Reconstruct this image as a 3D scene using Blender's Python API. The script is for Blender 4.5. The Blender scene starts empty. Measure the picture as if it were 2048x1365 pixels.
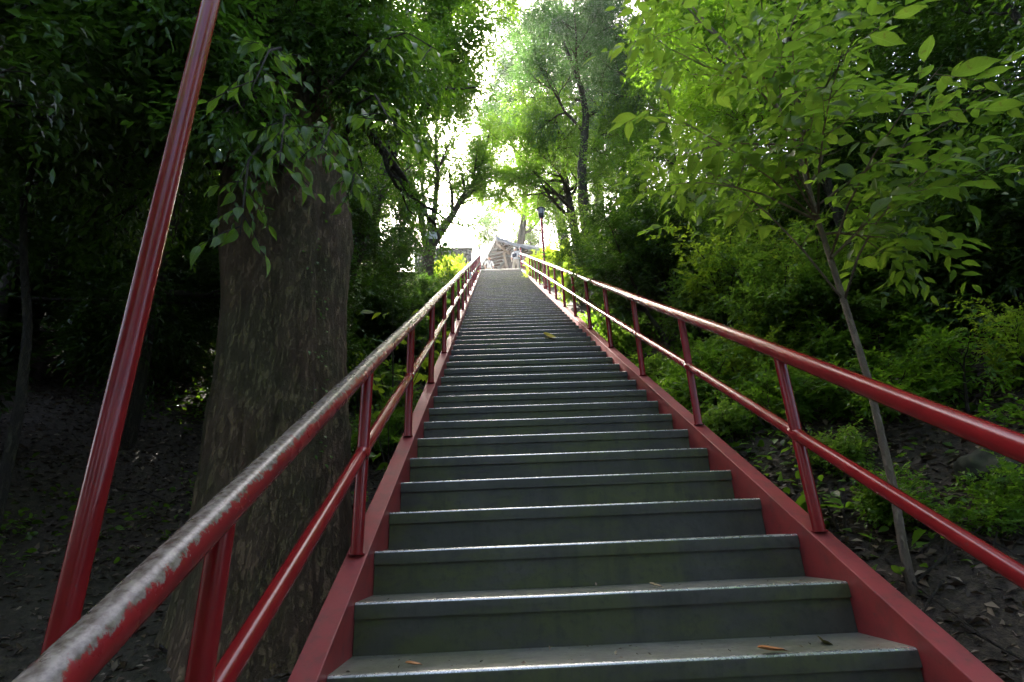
import bpy, math, random
import numpy as np
from mathutils import Vector, Matrix, noise
R_ = math.radians
scene = bpy.context.scene
col = scene.collection

# ------------------------------------------------------------------ camera
cam_d = bpy.data.cameras.new('camera')
cam = bpy.data.objects.new('camera', cam_d)
col.objects.link(cam)
scene.camera = cam
cam_d.sensor_width = 36.0
cam_d.lens = 18.45
cam_d.clip_start = 0.05
cam_d.clip_end = 2000
_f = Vector((0.0327, 0.9339, 0.3560)).normalized()
_u = Vector((0.0285, -0.3569, 0.9337)).normalized()
_r = _f.cross(_u).normalized()
_u = _r.cross(_f)
cam.matrix_world = Matrix(((_r.x, _u.x, -_f.x, -0.1874), (_r.y, _u.y, -_f.y, -1.9740),
                           (_r.z, _u.z, -_f.z, 0.3832), (0, 0, 0, 1)))

# ------------------------------------------------------------------ sky, sun, exposure
SUN_EL, SUN_AZ = R_(42), R_(-16)          # azimuth clockwise from +Y
world = bpy.data.worlds.new('World')
scene.world = world
world.use_nodes = True
wn = world.node_tree
sky = wn.nodes.new('ShaderNodeTexSky')
sky.sky_type = 'NISHITA'
sky.sun_disc = False
sky.sun_elevation = SUN_EL
sky.sun_rotation = SUN_AZ
sky.dust_density = 6.0
sky.air_density = 0.7
sky.ozone_density = 0.3
wn.nodes['Background'].inputs[1].default_value = 0.15
wn.links.new(sky.outputs[0], wn.nodes['Background'].inputs[0])
sd = bpy.data.lights.new('sun', 'SUN')
sd.energy = 5.0
sd.angle = R_(0.5)
sd.color = (1.0, 0.95, 0.86)
sun = bpy.data.objects.new('sun', sd)
col.objects.link(sun)
SUNV = Vector((math.sin(SUN_AZ) * math.cos(SUN_EL), math.cos(SUN_AZ) * math.cos(SUN_EL), math.sin(SUN_EL)))
sun.rotation_euler = SUNV.to_track_quat('Z', 'Y').to_euler()
sun.location = (0, 0, 60)
vs = scene.view_settings
vs.view_transform = 'Standard'
vs.look = 'None'
vs.gamma = 1.0
vs.exposure = 2.95
vs.use_curve_mapping = False
scene.cycles.use_denoising = True
scene.cycles.max_bounces = 8
scene.cycles.diffuse_bounces = 4
scene.cycles.transmission_bounces = 5
scene.cycles.sample_clamp_indirect = 6

# ------------------------------------------------------------------ helpers
def tag(o, label=None, cat=None, group=None, kind=None):
    if label: o['label'] = label
    if cat: o['category'] = cat
    if group: o['group'] = group
    if kind: o['kind'] = kind
    return o

def empty(name, loc=(0, 0, 0), rz=0.0):
    o = bpy.data.objects.new(name, None)
    o.empty_display_size = 0.2
    col.objects.link(o)
    o.location = loc
    o.rotation_euler = (0, 0, rz)
    return o

def link(name, me, parent=None, m=None):
    o = bpy.data.objects.new(name, me)
    col.objects.link(o)
    if parent: o.parent = parent
    if m: 
        me.materials.clear(); me.materials.append(m)
    return o

def np_mesh(name, V, F, smooth=False):
    """V (n,3); F (m,3) or (m,4) index array"""
    V = np.asarray(V, np.float32); F = np.asarray(F, np.int32)
    k = F.shape[1]
    me = bpy.data.meshes.new(name)
    me.vertices.add(len(V)); me.vertices.foreach_set('co', V.ravel())
    me.loops.add(F.size); me.loops.foreach_set('vertex_index', F.ravel())
    me.polygons.add(len(F))
    me.polygons.foreach_set('loop_start', np.arange(len(F), dtype=np.int32) * k)
    me.polygons.foreach_set('loop_total', np.full(len(F), k, np.int32))
    if smooth: me.polygons.foreach_set('use_smooth', np.ones(len(F), bool))
    me.update(calc_edges=True)
    return me

class MB:
    """collects shapes, builds one mesh"""
    def __init__(s): s.v = []; s.f = []
    def add(s, vs, fs):
        b = len(s.v); s.v += [tuple(v) for v in vs]; s.f += [tuple(i + b for i in f) for f in fs]; return s
    def box(s, lo, hi, M=None):
        x0, y0, z0 = lo; x1, y1, z1 = hi
        vs = [Vector(p) for p in ((x0,y0,z0),(x1,y0,z0),(x1,y1,z0),(x0,y1,z0),(x0,y0,z1),(x1,y0,z1),(x1,y1,z1),(x0,y1,z1))]
        if M: vs = [M @ v for v in vs]
        return s.add(vs, [(0,3,2,1),(4,5,6,7),(0,1,5,4),(1,2,6,5),(2,3,7,6),(3,0,4,7)])
    def bar(s, a, b, w, h):
        a = Vector(a); b = Vector(b); d = (b - a); L = d.length; d.normalize()
        up = Vector((0,0,1)) if abs(d.z) < .95 else Vector((0,1,0))
        x = d.cross(up).normalized(); z = x.cross(d)
        M = Matrix(((x.x,d.x,z.x,a.x),(x.y,d.y,z.y,a.y),(x.z,d.z,z.z,a.z),(0,0,0,1)))
        return s.box((-w/2,0,-h/2),(w/2,L,h/2),M)
    def tube(s, pts, rad, n=12, cap=True):
        pts = [Vector(p) for p in pts]
        if not hasattr(rad, '__len__'): rad = [rad] * len(pts)
        b = len(s.v); x = None
        for i, p in enumerate(pts):
            d = (pts[min(i+1,len(pts)-1)] - pts[max(i-1,0)]).normalized()
            if x is None:
                x = d.orthogonal().normalized()
            x = (x - d * x.dot(d)).normalized(); y = d.cross(x)
            for k in range(n):
                a = 2*math.pi*k/n
                s.v.append(tuple(p + (x*math.cos(a) + y*math.sin(a)) * rad[i]))
        for i in range(len(pts)-1):
            for k in range(n):
                s.f.append((b+i*n+k, b+i*n+(k+1)%n, b+(i+1)*n+(k+1)%n, b+(i+1)*n+k))
        if cap:
            s.f.append(tuple(b+k for k in range(n))[::-1])
            s.f.append(tuple(b+(len(pts)-1)*n+k for k in range(n)))
        return s
    def lathe(s, prof, n=20, c=(0,0,0)):
        b = len(s.v)
        for (r, z) in prof:
            for k in range(n):
                a = 2*math.pi*k/n
                s.v.append((c[0]+r*math.cos(a), c[1]+r*math.sin(a), c[2]+z))
        for i in range(len(prof)-1):
            for k in range(n):
                s.f.append((b+i*n+k, b+i*n+(k+1)%n, b+(i+1)*n+(k+1)%n, b+(i+1)*n+k))
        s.f.append(tuple(b+k for k in range(n))[::-1]); s.f.append(tuple(b+(len(prof)-1)*n+k for k in range(n)))
        return s
    def mesh(s, name, m=None, smooth=False):
        me = bpy.data.meshes.new(name); me.from_pydata(s.v, [], s.f)
        if smooth: me.polygons.foreach_set('use_smooth', [True]*len(me.polygons))
        me.update()
        if m: me.materials.append(m)
        return me
    def build(s, name, m=None, parent=None, smooth=False):
        return link(name, s.mesh(name, m, smooth), parent)

def smooth_angle(o, a=40):
    me = o.data
    me.polygons.foreach_set('use_smooth', [True]*len(me.polygons))
    me.set_sharp_from_angle(angle=R_(a))

# ------------------------------------------------------------------ materials
def new_mat(name):
    m = bpy.data.materials.new(name); m.use_nodes = True
    nt = m.node_tree; return m, nt, nt.nodes['Principled BSDF']
def N(nt, t, **kw):
    n = nt.nodes.new(t)
    for k, v in kw.items():
        if k in n.inputs.keys(): n.inputs[k].default_value = v
        else: setattr(n, k, v)
    return n
def ramp(nt, fac, stops):
    r = nt.nodes.new('ShaderNodeValToRGB'); e = r.color_ramp.elements
    while len(e) < len(stops): e.new(0.5)
    for i, (p, c) in enumerate(stops):
        e[i].position = p; e[i].color = (*c, 1) if len(c) == 3 else c
    nt.links.new(fac, r.inputs[0]); return r
def mixc(nt, fac, a, b):
    n = nt.nodes.new('ShaderNodeMix'); n.data_type = 'RGBA'
    for s, v in ((0, fac), (6, a), (7, b)):
        if hasattr(v, 'is_linked'): nt.links.new(v, n.inputs[s])
        else: n.inputs[s].default_value = (*v, 1) if isinstance(v, tuple) else v
    return n.outputs[2]
def math_(nt, op, a, b=None, clamp=False):
    n = nt.nodes.new('ShaderNodeMath'); n.operation = op; n.use_clamp = clamp
    for i, v in enumerate((a, b)):
        if v is None: continue
        if hasattr(v, 'is_linked'): nt.links.new(v, n.inputs[i])
        else: n.inputs[i].default_value = v
    return n.outputs[0]
def coords(nt, world_space=True):
    if world_space: return nt.nodes.new('ShaderNodeNewGeometry').outputs['Position']
    return nt.nodes.new('ShaderNodeTexCoord').outputs['Object']
def noise_(nt, co, scale, detail=4, rough=.55, stretch=None):
    if stretch:
        mp = nt.nodes.new('ShaderNodeMapping'); mp.inputs['Scale'].default_value = stretch
        nt.links.new(co, mp.inputs[0]); co = mp.outputs[0]
    n = nt.nodes.new('ShaderNodeTexNoise'); n.inputs['Scale'].default_value = scale
    n.inputs['Detail'].default_value = detail; n.inputs['Roughness'].default_value = rough
    nt.links.new(co, n.inputs['Vector']); return n.outputs['Fac']
def bump(nt, b, h, strength=.3, dist=.01):
    n = nt.nodes.new('ShaderNodeBump'); n.inputs['Strength'].default_value = strength
    n.inputs['Distance'].default_value = dist
    nt.links.new(h, n.inputs['Height']); nt.links.new(n.outputs[0], b.inputs['Normal'])

def leaf_mat(name, dark, light, trans, rough=.4, tf=.35, spec=.5):
    m, nt, b = new_mat(name)
    g = nt.nodes.new('ShaderNodeNewGeometry'); oi = nt.nodes.new('ShaderNodeObjectInfo')
    rnd = math_(nt, 'FRACT', math_(nt, 'ADD', g.outputs['Random Per Island'], oi.outputs['Random']))
    c = ramp(nt, rnd, [(0, dark), (.55, tuple((d+l)/2 for d, l in zip(dark, light))), (1, light)]).outputs[0]
    pn = noise_(nt, g.outputs['Position'], 1.1, 2)
    c2 = mixc(nt, ramp(nt, pn, [(.35, (0,0,0)), (.7, (1,1,1))]).outputs[0], c, light)
    c3 = mixc(nt, .35, c, c2)
    nt.links.new(c3, b.inputs['Base Color'])
    b.inputs['Roughness'].default_value = rough
    b.inputs['Specular IOR Level'].default_value = spec
    t = nt.nodes.new('ShaderNodeBsdfTranslucent')
    tc = mixc(nt, .7, c3, trans)
    nt.links.new(tc, t.inputs[0])
    mx = nt.nodes.new('ShaderNodeMixShader'); mx.inputs[0].default_value = tf
    nt.links.new(b.outputs[0], mx.inputs[1]); nt.links.new(t.outputs[0], mx.inputs[2])
    nt.links.new(mx.outputs[0], nt.nodes['Material Output'].inputs[0])
    return m

LEAF = {
 'old':    leaf_mat('leaf_old_tree', (.022,.055,.010), (.07,.145,.018), (.20,.42,.02), .28, .40),
 'dark':   leaf_mat('leaf_dark_glossy', (.016,.042,.009), (.055,.115,.018), (.15,.32,.015), .30, .32),
 'mid':    leaf_mat('leaf_mid', (.03,.08,.010), (.095,.19,.02), (.30,.56,.025), .34, .48),
 'fresh':  leaf_mat('leaf_fresh', (.045,.10,.014), (.12,.20,.025), (.32,.54,.04), .40, .50),
 'lime':   leaf_mat('leaf_lime', (.08,.15,.015), (.16,.25,.02), (.55,.75,.04), .45, .55),
 'far':    leaf_mat('leaf_far', (.05,.09,.03), (.12,.17,.05), (.3,.45,.08), .5, .4),
 'blue':   leaf_mat('leaf_bluish', (.022,.055,.022), (.06,.12,.04), (.16,.34,.05), .36, .36),
}
def veined(name, dark, light, trans):
    m = leaf_mat(name, dark, light, trans, .40, .52)
    nt = m.node_tree; b = nt.nodes['Principled BSDF']
    tc = nt.nodes.new('ShaderNodeTexCoord'); sx = nt.nodes.new('ShaderNodeSeparateXYZ'); nt.links.new(tc.outputs['Object'], sx.inputs[0])
    ay = math_(nt, 'ABSOLUTE', sx.outputs[1])
    mid = math_(nt, 'LESS_THAN', ay, .0014)
    w = math_(nt, 'SINE', math_(nt, 'MULTIPLY', math_(nt, 'SUBTRACT', sx.outputs[0], math_(nt, 'MULTIPLY', ay, .8)), 420.))
    side = math_(nt, 'GREATER_THAN', w, .86)
    v = math_(nt, 'MAXIMUM', mid, math_(nt, 'MULTIPLY', side, .5))
    blot = ramp(nt, noise_(nt, tc.outputs['Object'], 26, 3, .6), [(.66, (0,0,0)), (.72, (1,1,1))]).outputs[0]
    for sock in (b.inputs['Base Color'], nt.nodes['Translucent BSDF'].inputs[0]):
        src = sock.links[0].from_socket
        c = mixc(nt, math_(nt, 'MULTIPLY', v, .35), src, (.30,.42,.10))
        c = mixc(nt, math_(nt, 'MULTIPLY', blot, .55), c, (.16,.11,.03))
        nt.links.new(c, sock)
    return m
LEAF['vein'] = veined('leaf_veined_fresh', (.04,.095,.012), (.15,.22,.03), (.34,.56,.04))
LEAF['veinmid'] = veined('leaf_veined_mid', (.03,.08,.010), (.09,.18,.02), (.28,.52,.025))
def bark_mat(name, c1, c2, moss=0.0, scale=6.0, relief=.03, furrow=.6, zs=.22):
    m, nt, b = new_mat(name)
    co = coords(nt)
    n1 = noise_(nt, co, scale, 6, .65, (1, 1, zs))
    n2 = noise_(nt, co, scale*5, 4, .6)
    n3 = noise_(nt, co, scale*2.6, 5, .75, (1, 1, .24))
    ridge = math_(nt, 'ABSOLUTE', math_(nt, 'SUBTRACT', n3, .5))
    fur = ramp(nt, ridge, [(.0, (0,0,0)), (.07, (1,1,1))]).outputs[0]
    c = ramp(nt, n1, [(.3, c1), (.55, tuple((a+b2)/2 for a, b2 in zip(c1, c2))), (.75, c2)]).outputs[0]
    if moss:
        nm = noise_(nt, co, 1.7, 4)
        c = mixc(nt, math_(nt, 'MULTIPLY', ramp(nt, nm, [(.42, (0,0,0)), (.62, (1,1,1))]).outputs[0], moss), c, (.10,.11,.03))
    c = mixc(nt, math_(nt, 'MULTIPLY', n2, .45), c, tuple(x*.35 for x in c1))
    c = mixc(nt, math_(nt, 'SUBTRACT', furrow, math_(nt, 'MULTIPLY', fur, furrow)), c, tuple(x*.3 for x in c1))
    nt.links.new(c, b.inputs['Base Color']); b.inputs['Roughness'].default_value = .9
    h = math_(nt, 'ADD', math_(nt, 'ADD', n1, math_(nt, 'MULTIPLY', n2, .35)), math_(nt, 'MULTIPLY', fur, .5))
    bump(nt, b, h, 1.0, relief)
    return m
BARK_BIG = bark_mat('bark_old_trunk', (.13,.074,.034), (.36,.23,.125), .55, 7, .05, .15, .4)
BARK = bark_mat('bark_brown', (.05,.038,.026), (.13,.10,.07), .35, 9)
BARK_PALE = bark_mat('bark_pale', (.19,.14,.095), (.36,.28,.20), .1, 14, .01, .2)
TWIG = bark_mat('bark_twig', (.06,.045,.03), (.13,.10,.065), 0, 25)

def paint_mat(name, wear, fade, rough=.20, dirt=.0):
    """red enamel; wear = share of upper side rubbed down to grey steel; fade = chalky bleaching"""
    m, nt, b = new_mat(name)
    g = nt.nodes.new('ShaderNodeNewGeometry'); co = g.outputs['Position']
    n1 = noise_(nt, co, 7, 5, .6); n2 = noise_(nt, co, 60, 3, .6); n3 = noise_(nt, co, 2.2, 3)
    red = ramp(nt, n1, [(.3, (.20,.006,.009)), (.7, (.30,.011,.014))]).outputs[0]
    c = mixc(nt, math_(nt, 'MULTIPLY', n3, fade), red, (.36,.12,.11))
    sep = nt.nodes.new('ShaderNodeSeparateXYZ'); nt.links.new(g.outputs['Normal'], sep.inputs[0])
    up = ramp(nt, sep.outputs[2], [(.1, (0,0,0)), (.75, (1,1,1))]).outputs[0]
    streak = noise_(nt, co, 26, 8, .8, (.6, 1.5, .6))
    w = math_(nt, 'ADD', math_(nt, 'MULTIPLY', up, wear), math_(nt, 'MULTIPLY', math_(nt, 'SUBTRACT', streak, .5), min(2.4, .3 + wear*3)))
    w = math_(nt, 'ADD', w, math_(nt, 'MULTIPLY', math_(nt, 'SUBTRACT', n2, .5), min(.6, .2 + wear)))
    wm = ramp(nt, w, [(.5, (0,0,0)), (.62, (1,1,1))]).outputs[0]
    spots = ramp(nt, noise_(nt, co, 34, 2, .5), [(.70, (0,0,0)), (.74, (1,1,1))]).outputs[0]
    steel = ramp(nt, n2, [(.35, (.085,.058,.042)), (.65, (.27,.225,.19))]).outputs[0]
    c = mixc(nt, math_(nt, 'MULTIPLY', spots, .5), c, (.13,.055,.045))
    if dirt:
        dn = noise_(nt, co, 11, 7, .75)
        c = mixc(nt, math_(nt, 'MULTIPLY', ramp(nt, dn, [(.48, (0,0,0)), (.68, (1,1,1))]).outputs[0], dirt), c, (.06,.035,.028))
    c = mixc(nt, wm, c, steel)
    nt.links.new(c, b.inputs['Base Color'])
    rr = math_(nt, 'ADD', math_(nt, 'MULTIPLY', n1, .12), rough - .06)
    nt.links.new(rr, b.inputs['Roughness'])
    bump(nt, b, n2, .12, .003)
    return m
RED = paint_mat('red_paint', 0.12, .10)
RED_WORN = paint_mat('red_paint_worn', .95, .2, .27)
RED_FADED = paint_mat('red_paint_faded', .08, .50, .5, .5)

def step_mat(name, base, moss, rough):
    m, nt, b = new_mat(name)
    co = coords(nt)
    n1 = noise_(nt, co, 3.0, 6, .65); n2 = noise_(nt, co, 28, 5, .7); n3 = noise_(nt, co, 1.9, 6, .68, (1, 1, 2.5))
    st = noise_(nt, co, 9, 4, .6, (1.6, 1, .12))
    oi = nt.nodes.new('ShaderNodeObjectInfo')
    c = ramp(nt, n1, [(.25, tuple(x*.6 for x in base)), (.5, base), (.8, tuple(x*1.5 for x in base))]).outputs[0]
    c = mixc(nt, math_(nt, 'MULTIPLY', ramp(nt, n3, [(.44, (0,0,0)), (.58, (1,1,1))]).outputs[0], moss), c, (.085,.095,.020))
    c = mixc(nt, math_(nt, 'MULTIPLY', ramp(nt, st, [(.5, (0,0,0)), (.7, (1,1,1))]).outputs[0], .45), c, tuple(x*.45 for x in base))
    c = mixc(nt, math_(nt, 'MULTIPLY', ramp(nt, n2, [(.52, (0,0,0)), (.66, (1,1,1))]).outputs[0], .5), c, tuple(x*.5 for x in base))
    c = mixc(nt, math_(nt, 'MULTIPLY', oi.outputs['Random'], .4), c, tuple(x*.55 for x in base))
    nt.links.new(c, b.inputs['Base Color'])
    rr = math_(nt, 'ADD', math_(nt, 'MULTIPLY', n2, .3), rough - .15)
    nt.links.new(rr, b.inputs['Roughness'])
    bump(nt, b, math_(nt, 'ADD', n2, n1), .25, .006)
    return m
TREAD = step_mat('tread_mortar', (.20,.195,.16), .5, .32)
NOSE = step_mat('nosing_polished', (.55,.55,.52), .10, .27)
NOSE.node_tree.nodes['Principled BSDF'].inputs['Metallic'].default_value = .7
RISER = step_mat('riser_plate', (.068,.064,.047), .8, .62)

def flat_mat(name, c, rough=.7, var=.25, scale=12, bmp=.2):
    m, nt, b = new_mat(name)
    n = noise_(nt, coords(nt), scale, 5, .6)
    nt.links.new(ramp(nt, n, [(.3, tuple(x*(1-var) for x in c)), (.7, tuple(min(1, x*(1+var)) for x in c))]).outputs[0], b.inputs['Base Color'])
    b.inputs['Roughness'].default_value = rough
    if bmp: bump(nt, b, n, bmp, .01)
    return m

# soil
def soil_mat():
    m, nt, b = new_mat('soil_and_leaf_mould')
    co = coords(nt)
    n1 = noise_(nt, co, 1.2, 6, .6); n2 = noise_(nt, co, 22, 5, .7); n3 = noise_(nt, co, .35, 3)
    c = ramp(nt, n2, [(.3, (.022,.016,.011)), (.5, (.065,.047,.031)), (.72, (.15,.11,.075))]).outputs[0]
    c = mixc(nt, math_(nt, 'MULTIPLY', n1, .5), c, (.05,.036,.022))
    c = mixc(nt, math_(nt, 'MULTIPLY', ramp(nt, n3, [(.5, (0,0,0)), (.7, (1,1,1))]).outputs[0], .4), c, (.035,.05,.014))
    nt.links.new(c, b.inputs['Base Color']); b.inputs['Roughness'].default_value = .95
    bump(nt, b, n2, .8, .04)
    return m
SOIL = soil_mat()
LITTER = None

# ------------------------------------------------------------------ stair geometry constants
RI, TR = .1825, .29726                    # riser height, tread depth
SL = RI / TR
XL, XR = -.7595, 1.1938                   # inner faces of the stringers
NTOP = 71
TOPY, TOPZ = NTOP*TR, NTOP*RI

_gx = [-60,-30,-12,-6,-3,-1.2,-.95,1.36,1.6,3,5,8,14,30,60]
_go = [3,1.5,.3,-.8,-1.45,-1.3,-1.0,-.60,-.42,.1,1.0,2.6,5.2,8,10]
def ground(x, y):
    o = float(np.interp(x, _gx, _go))
    z = SL*min(y, TOPY) + o
    t = min(1, max(0, (y - 19.3)/1.8)); t = t*t*(3-2*t)
    zt = TOPZ - .02 + max(0, o - .3)*.6*(1 if x > 0 else .5) + max(0, (y-38))*.22
    return z*(1-t) + zt*t
def gz(x, y):
    k = min(1, max(0, abs(x - .2) - 1.1))
    if y > 20.5 and abs(x) < 7: k *= .2
    n = noise.noise(Vector((x*.9, y*.9, 3)))*.10 + noise.noise(Vector((x*2.6, y*2.6, 7)))*.045
    return ground(x, y) + n*k

# ------------------------------------------------------------------ ground sheet
def axis(parts):
    out = []
    for a, b, n in parts: out += list(np.linspace(a, b, n, endpoint=False))
    return out + [parts[-1][1]]
gx = axis([(-160,-30,8),(-30,-9,24),(-9,10,150),(10,30,24),(30,160,8)])
gy = axis([(-40,-6,14),(-6,12,130),(12,24,60),(24,50,26),(50,220,12)])
V = [(x, y, gz(x, y)) for y in gy for x in gx]
nx = len(gx)
F = [(j*nx+i, j*nx+i+1, (j+1)*nx+i+1, (j+1)*nx+i) for j in range(len(gy)-1) for i in range(nx-1)]
o = link('hillside', np_mesh('hillside', V, F, True), None, SOIL)
tag(o, 'brown soil hillside rising on both sides of the stairway', None, None, 'structure')
SAND = flat_mat('pale_sand', (.42,.39,.33), .95, .15, 6, .3)
o = MB().add([(-7,TOPY+.02,TOPZ+.004),(9,TOPY+.02,TOPZ+.004),(9,38,TOPZ+.004),(-7,38,TOPZ+.004)], [(0,1,2,3)]).build('plaza', SAND)
tag(o, 'pale sunlit sand yard at the head of the stairs', None, None, 'structure')

# ------------------------------------------------------------------ stairway
stair = empty('stairway', (0, 0, 0))
tag(stair, 'long straight flight of grey mossy steps between red steel stringers', 'stairs')
def tread_mesh(seed):
    rng = random.Random(seed)
    # cross-section in (y,z): nosing at y=0,z=0, rounded front edge, lip 58 mm deep
    r = .013
    prof = [(-.0, -.058), (0, -r)]
    for k in range(1, 5):
        a = math.pi/2*k/4
        prof.append((r - r*math.cos(a), -r + r*math.sin(a)))
    nr = 5
    prof += [(.16, .0), (TR + .02, .0), (TR + .02, -.045), (.02, -.045), (.02, -.058)]
    nxs = 15
    xs = [XL + .002 + (XR - XL - .004)*i/(nxs-1) for i in range(nxs)]
    V = []; n = len(prof)
    ph = rng.random()*10
    for i, x in enumerate(xs):
        dz = .0022*noise.noise(Vector((x*1.3+ph, seed, 0))); dy = .0022*noise.noise(Vector((x*1.7+ph, seed, 5)))
        for (y, z) in prof: V.append((x, y + dy, z + dz))
    F = []
    for i in range(nxs-1):
        for k in range(n):
            F.append((i*n+k, (i+1)*n+k, (i+1)*n+(k+1)%n, i*n+(k+1)%n))
    me = bpy.data.meshes.new('tread'); me.from_pydata(V, [], F + [tuple(range(n)), tuple(range((nxs-1)*n, nxs*n))[::-1]])
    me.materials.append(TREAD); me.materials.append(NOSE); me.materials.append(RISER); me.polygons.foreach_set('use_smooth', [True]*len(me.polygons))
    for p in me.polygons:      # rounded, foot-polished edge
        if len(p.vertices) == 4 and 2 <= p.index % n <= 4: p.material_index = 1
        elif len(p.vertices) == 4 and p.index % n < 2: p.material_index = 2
    me.update()
    me.set_sharp_from_angle(angle=R_(35))
    return me
tms = [tread_mesh(s) for s in range(6)]
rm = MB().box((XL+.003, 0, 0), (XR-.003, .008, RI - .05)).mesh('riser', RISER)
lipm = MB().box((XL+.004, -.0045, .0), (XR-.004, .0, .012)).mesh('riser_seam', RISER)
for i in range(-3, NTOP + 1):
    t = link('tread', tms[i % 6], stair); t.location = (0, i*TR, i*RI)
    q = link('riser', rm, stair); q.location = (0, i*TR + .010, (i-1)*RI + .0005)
# stringers : inverted channel, flat flange on top
FW = .092
for side in (-1, 1):
    xi = XL if side < 0 else XR
    y0, y1 = -3.2*TR, (NTOP + .6)*TR
    def P(x, y, dz): return (x, y, SL*y + dz)
    mb = MB()
    prof = [(0, .065), (side*FW, .065), (side*FW, .03), (side*.012, .03), (side*.012, -.30), (0, -.30)]
    pr = [(xi + a, b) for a, b in prof]
    ns = 40
    for j in range(ns+1):
        y = y0 + (y1-y0)*j/ns
        for (x, dz) in pr: mb.v.append(P(x, y, dz))
    n = len(pr)
    for j in range(ns):
        for k in range(n):
            f = (j*n+k, j*n+(k+1)%n, (j+1)*n+(k+1)%n, (j+1)*n+k)
            mb.f.append(f if side > 0 else f[::-1])
    mb.f.append(tuple(range(n))); mb.f.append(tuple(range(ns*n, ns*n+n))[::-1])
    so = mb.build('stringer', RED_FADED, stair)
    mod = so.modifiers.new('bevel', 'BEVEL'); mod.width = .004; mod.segments = 2; mod.limit_method = 'ANGLE'

# ------------------------------------------------------------------ railings
HH, MH = .85, .435
STRIP = .065
CAP = flat_mat('dark_cap', (.02,.02,.022), .4, .1, 20, 0)
WHITE = flat_mat('white_enamel', (.72,.74,.74), .4, .06, 15, 0)
INK = flat_mat('ink', (.04,.05,.06), .6, .1, 15, 0)
def railing(side, s_first, n, label, mat_top):
    xi = (XL if side < 0 else XR) + side*.047
    y0 = s_first*TR
    root = empty('railing', (xi, y0, SL*y0))
    tag(root, label, 'railing')
    def loc(s, h): return Vector((0, s*TR - y0, s*RI - SL*y0 + h))
    sa, sb = s_first - 2.6, NTOP - .15
    K = 72
    rng = random.Random(5 + side)
    def path(h, amp):
        return [loc(sa + (sb - sa)*k/K, h) + Vector((amp*noise.noise(Vector((k*.21, side, h))), 0, amp*noise.noise(Vector((k*.19, side+3, h))))) for k in range(K+1)]
    tp = path(STRIP + HH, .008)
    MB().tube(tp, .038, 20).build('top_rail', mat_top, root, True)
    MB().tube(path(STRIP + MH, .006), .029, 16).build('middle_rail', RED, root, True)
    pm = MB().tube([(0,0,0),(0,0,HH)], .027, 16, False)
    pm.tube([(0,0,0),(0,0,.006)], .036, 16)
    pme = pm.mesh('post', RED, True)
    pme.set_sharp_from_angle(angle=R_(50))
    cm = MB(); c0 = Vector((0, -.034, -.034*SL)); c1 = Vector((0, .034, .034*SL))
    cm.tube([c0, c0*.5, c1*.5, c1], [.0295, .0335, .0335, .0295], 16, False)
    cme = cm.mesh('weld_collar', RED, True)
    posts = []
    for k in range(n):
        s = s_first + 4.0*k
        if s > NTOP - 1.5: break
        p = link('post', pme, root); p.location = loc(s, STRIP); p.rotation_euler = (0, 0, rng.uniform(0, 6))
        c = link('weld_collar', cme, root); c.location = loc(s, STRIP + MH)
        posts.append(p)
    nw = MB().tube([(0,0,0),(0,0,HH+.36)], .05, 18).build('newel_post', RED, root, False)
    smooth_angle(nw); nw.location = loc(NTOP - .15, STRIP - .05)
    cp = MB().lathe([(.058,0),(.062,.02),(.062,.07),(.045,.09),(.012,.1)], 18).build('cap', CAP, nw, False)
    smooth_angle(cp); cp.location = (0,0,HH+.355)
    return root, posts
railL, postsL = railing(-1, 1.58 - 4, 20, 'red pipe railing on the left with handrail rubbed down to grey steel', RED_WORN)
railR, postsR = railing(1, 1.67 - 4, 20, 'red pipe railing on the right with glossy well kept handrail', RED)
# small white plate strapped to a left post
pl = MB().box((-.022,-.004,0),(.022,0,.16)).build('post_plate', WHITE, postsL[9] if len(postsL) > 9 else railL)
pl.location = (.0,-.030,.50); pl.rotation_euler = (0,0,-postsL[9].rotation_euler[2])
# ------------------------------------------------------------------ lamp poles
LAMPGLASS = flat_mat('lamp_glass', (.30,.31,.30), .25, .1, 10, 0)
def lamp_pole(x, y, zb, h, label, rad=.034):
    root = empty('lamp_post', (x, y, zb)); tag(root, label, 'lamp post')
    p = MB().tube([(0,0,-.3),(0,0,h*.5),(0,0,h)], rad, 22).build('pole', RED, root); smooth_angle(p)
    f = MB().lathe([(rad*1.02,0),(rad*1.5,.02),(rad*1.5,.05),(rad*1.02,.07)], 20).build('collar', RED, root); f.location = (0,0,h*.02); smooth_angle(f)
    hd = MB().lathe([(.05,0),(.075,.03),(.085,.11),(.085,.13)], 16).build('lamp_base', CAP, root); hd.location = (0,0,h-.03); smooth_angle(hd)
    gl = MB().lathe([(.075,0),(.085,.03),(.10,.14),(.10,.16)], 16).build('lamp_glass', LAMPGLASS, root); gl.location = (0,0,h+.10); smooth_angle(gl)
    for k in range(4):
        a = k*math.pi/2 + .4
        bq = MB().bar((.088*math.cos(a),.088*math.sin(a),.09),(.106*math.cos(a),.106*math.sin(a),.27),.012,.012).build('cage_bar', CAP, root); bq.location = (0,0,h)
    hood = MB().lathe([(.125,0),(.13,.015),(.07,.07),(.02,.09)], 16).build('lamp_hood', CAP, root); hood.location = (0,0,h+.26); smooth_angle(hood)
lamp_pole(-1.36, -.37, ground(-1.36,-.37), 4.6, 'tall red pole rising out of frame beside the nearest left handrail')
lamp_pole(1.28, 11.1, SL*11.1+.06, 2.35, 'thin red lamp post with dark lantern standing along right railing')

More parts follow.
